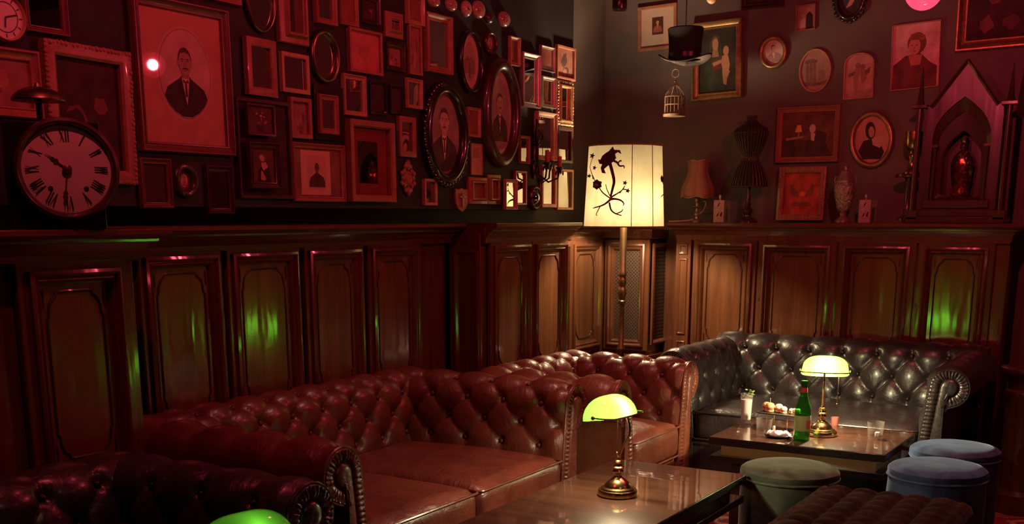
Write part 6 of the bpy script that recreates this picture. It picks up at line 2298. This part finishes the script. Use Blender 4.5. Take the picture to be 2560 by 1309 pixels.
# green bottle
q = on_t(2003, 1099)
bt = thing('green_bottle', 'green glass bottle with a red neck label on the far table', 'bottle', (q.x, q.y, TT), .5)
bp = [(.032, 0), (.0345, .004), (.0345, .135), (.033, .148), (.026, .168), (.019, .19), (.0145, .212), (.0130, .235), (.0135, .250), (.0150, .252), (.0150, .262), (.0130, .266)]
bt.scale = (1.12, 1.12, 1.08)
b = MB(); b.lathe(bp, 32); b.build('glass', 'bottle_glass', bt)
b = MB(); b.lathe([(.0348, .045), (.0350, .046), (.0350, .112), (.0348, .113)], 32, cap0=False, cap1=False); lb = b.build('label', 'paper_label', bt)
b = MB(); b.grid([[(.0352 * cos(a), .0352 * sin(a), z) for a in [-1.25 + 1.0 * k / 8 for k in range(9)]] for z in (.055, .068, .080, .092)]); b.build('red_print', 'paper_red', lb)
b = MB(); b.lathe([(.0150, .214), (.0140, .236)], 24, cap0=False, cap1=False); b.build('neck_label', 'paper_red', bt)

# snack stand: slate on a brass frame
qa, qb = on_t(1893, 1056), on_t(1984, 1076)
q = on_t(1942, 1078)
sd2 = thing('snack_stand', 'low brass stand with a black slate of small filled buns on the far table', 'serving stand', (q.x, q.y + .05, TT), -.12)
SW, SDp, SH = .21, .11, .085
b = MB(); b.box((0, 0, SH), (SW, SDp, .006)); b.build('slate', 'slate', sd2, bevel=.001)
b = MB()
for sx in (-1, 1):
    b.tube([(sx * (SW / 2 - .05), -SDp / 2 + .012, 0), (sx * (SW / 2 - .05), -SDp / 2 + .012, SH - .006), (sx * (SW / 2 - .05), SDp / 2 - .012, SH - .006), (sx * (SW / 2 - .05), SDp / 2 - .012, 0)], .0035, 6)
b.build('stand_frame', 'brass', sd2)
mt = Matrix.Translation(sd2.location) @ Matrix.Rotation(-.12, 4, 'Z')
spots = [(-.088, .02, 1.05, 'bun', 'small golden filled bun at the left end of the slate'), (-.055, -.012, 1.15, 'bun', 'small filled bun with a cocktail stick on the slate'), (-.018, .012, 1.0, 'bun_pale', 'small pale bun, third from the left on the slate'),
         (.018, -.01, .85, 'bun_pale', 'round pale bun in the middle of the slate'), (.048, .016, .6, 'bun_pale', 'tiny pale bun between the middle bun and the sandwich')]
for i_, (x, y, s_, mt_, lab) in enumerate(spots):
    w_ = mt @ Vector((x, y, SH + .003))
    o = thing('filled_bun', lab, 'snack', w_, x * 20, 'buns on the slate')
    o.scale = (s_, s_, s_)
    b = MB(); b.lathe([(.015, 0), (.019, .003), (.0195, .009), (.017, .012)], 18); b.build('bottom_half', mt_, o)
    b = MB(); b.lathe([(.019, .0125), (.0205, .015), (.018, .0185)], 14, wob=lambda a, z: 1 + .08 * sin(5 * a)); b.build('filling', 'filling', o)
    b = MB(); b.lathe([(.017, .019), (.021, .021), (.021, .028), (.016, .037), (.008, .041), (.001, .042)], 18); b.build('top_half', mt_, o)
    if i_ == 1:
        b = MB(); b.tube([(0, 0, .035), (.001, 0, .062)], .001, 5); b.build('cocktail_stick', 'pale_frame', o)
w_ = mt @ Vector((.084, -.006, SH + .003))
o = thing('sandwich', 'small pink-filled sandwich at the right end of the slate, behind the bottle', 'snack', w_, .2)
b = MB(); b.box((0, 0, .006), (.036, .03, .012)); b.box((0, 0, .024), (.036, .03, .010)); b.build('bread', 'bun_pale', o, bevel=.003)
b = MB(); b.box((0, 0, .0155), (.039, .032, .007)); b.build('filling', 'filling', o, bevel=.002)

# paper napkin parcel on a small dark dish
q = on_t(1946, 1093)
ds = thing('small_dish', 'small dark oval dish under the white napkin on the far table', 'dish', (q.x, q.y, TT), .2)
b = MB(); b.lathe([(.045, 0), (.058, .004), (.072, .012), (.070, .013), (.055, .006), (.001, .005)], 32, sy=.62); b.build('dish', 'slate', ds)
np_ = thing('folded_napkin', 'crumpled white paper napkin with printed stripes lying on the small dish', 'napkin', (q.x, q.y, TT + .009), .25)
b = MB(); rn = random.Random(5)
rows = []
for j in range(9):
    line = []
    for i in range(17):
        x, y = (i / 16 - .5) * .118, (j / 8 - .5) * .062
        e = min(1 - abs(i / 8 - 1), 1 - abs(j / 4 - 1))
        z = .004 + .017 * min(1, e * 2.2) ** .6 + .0035 * sin(i * 1.1 + j) * min(1, e * 3) + rn.uniform(-.001, .001) + (.006 if i < 3 else 0)
        line.append((x, y + .006 * sin(i * .7), z))
    rows.append(line)
b.grid(rows)
nb_ = b.build('sheet', 'napkin', np_, solid=.0015)
b = MB()
for k in range(2):
    b.grid([[(-.035 + .016 * k + .004 * j + .022 * i, -.016 + .012 * i, .0262 + .001 * sin(i)) for i in range(3)] for j in range(2)])
b.build('printed_stripe', 'bun', nb_, flat=True)
b = MB(); b.poly([(-.03, .02, .02), (-.016, .02, .02), (-.02, .024, .045), (-.033, .024, .042)]); b.build('corner_flap', 'napkin', nb_, solid=.0012)

# dark carved pedestal beyond the cabinet, at the right edge
q = hz(2556, 1165, 0.02)
pc_x, pc_y = hy(2562, 900, 6.3).x, 6.3
pd = thing('wooden_pedestal', 'dark turned wooden pedestal cut off by the right edge of the photo', 'pedestal', (pc_x + .05, pc_y, 0))
Zq = lambda py: hy(2562, py, pc_y).z
b = MB(); b.lathe([(.16, 0), (.16, .10), (.13, .12), (.12, .16), (.12, Zq(985) - .02), (.13, Zq(985)), (.13, Zq(975)), (.115, Zq(970)), (.12, Zq(950)), (.125, Zq(945)), (.15, Zq(935)), (.16, Zq(925)), (.16, Zq(917)), (.14, Zq(914))], 28)
b.build('shaft', 'shrine_wood', pd)

for o in list(bpy.data.objects):
    if o.type == 'EMPTY' and not o.children:
        print('EMPTY WITHOUT PARTS', o.name)
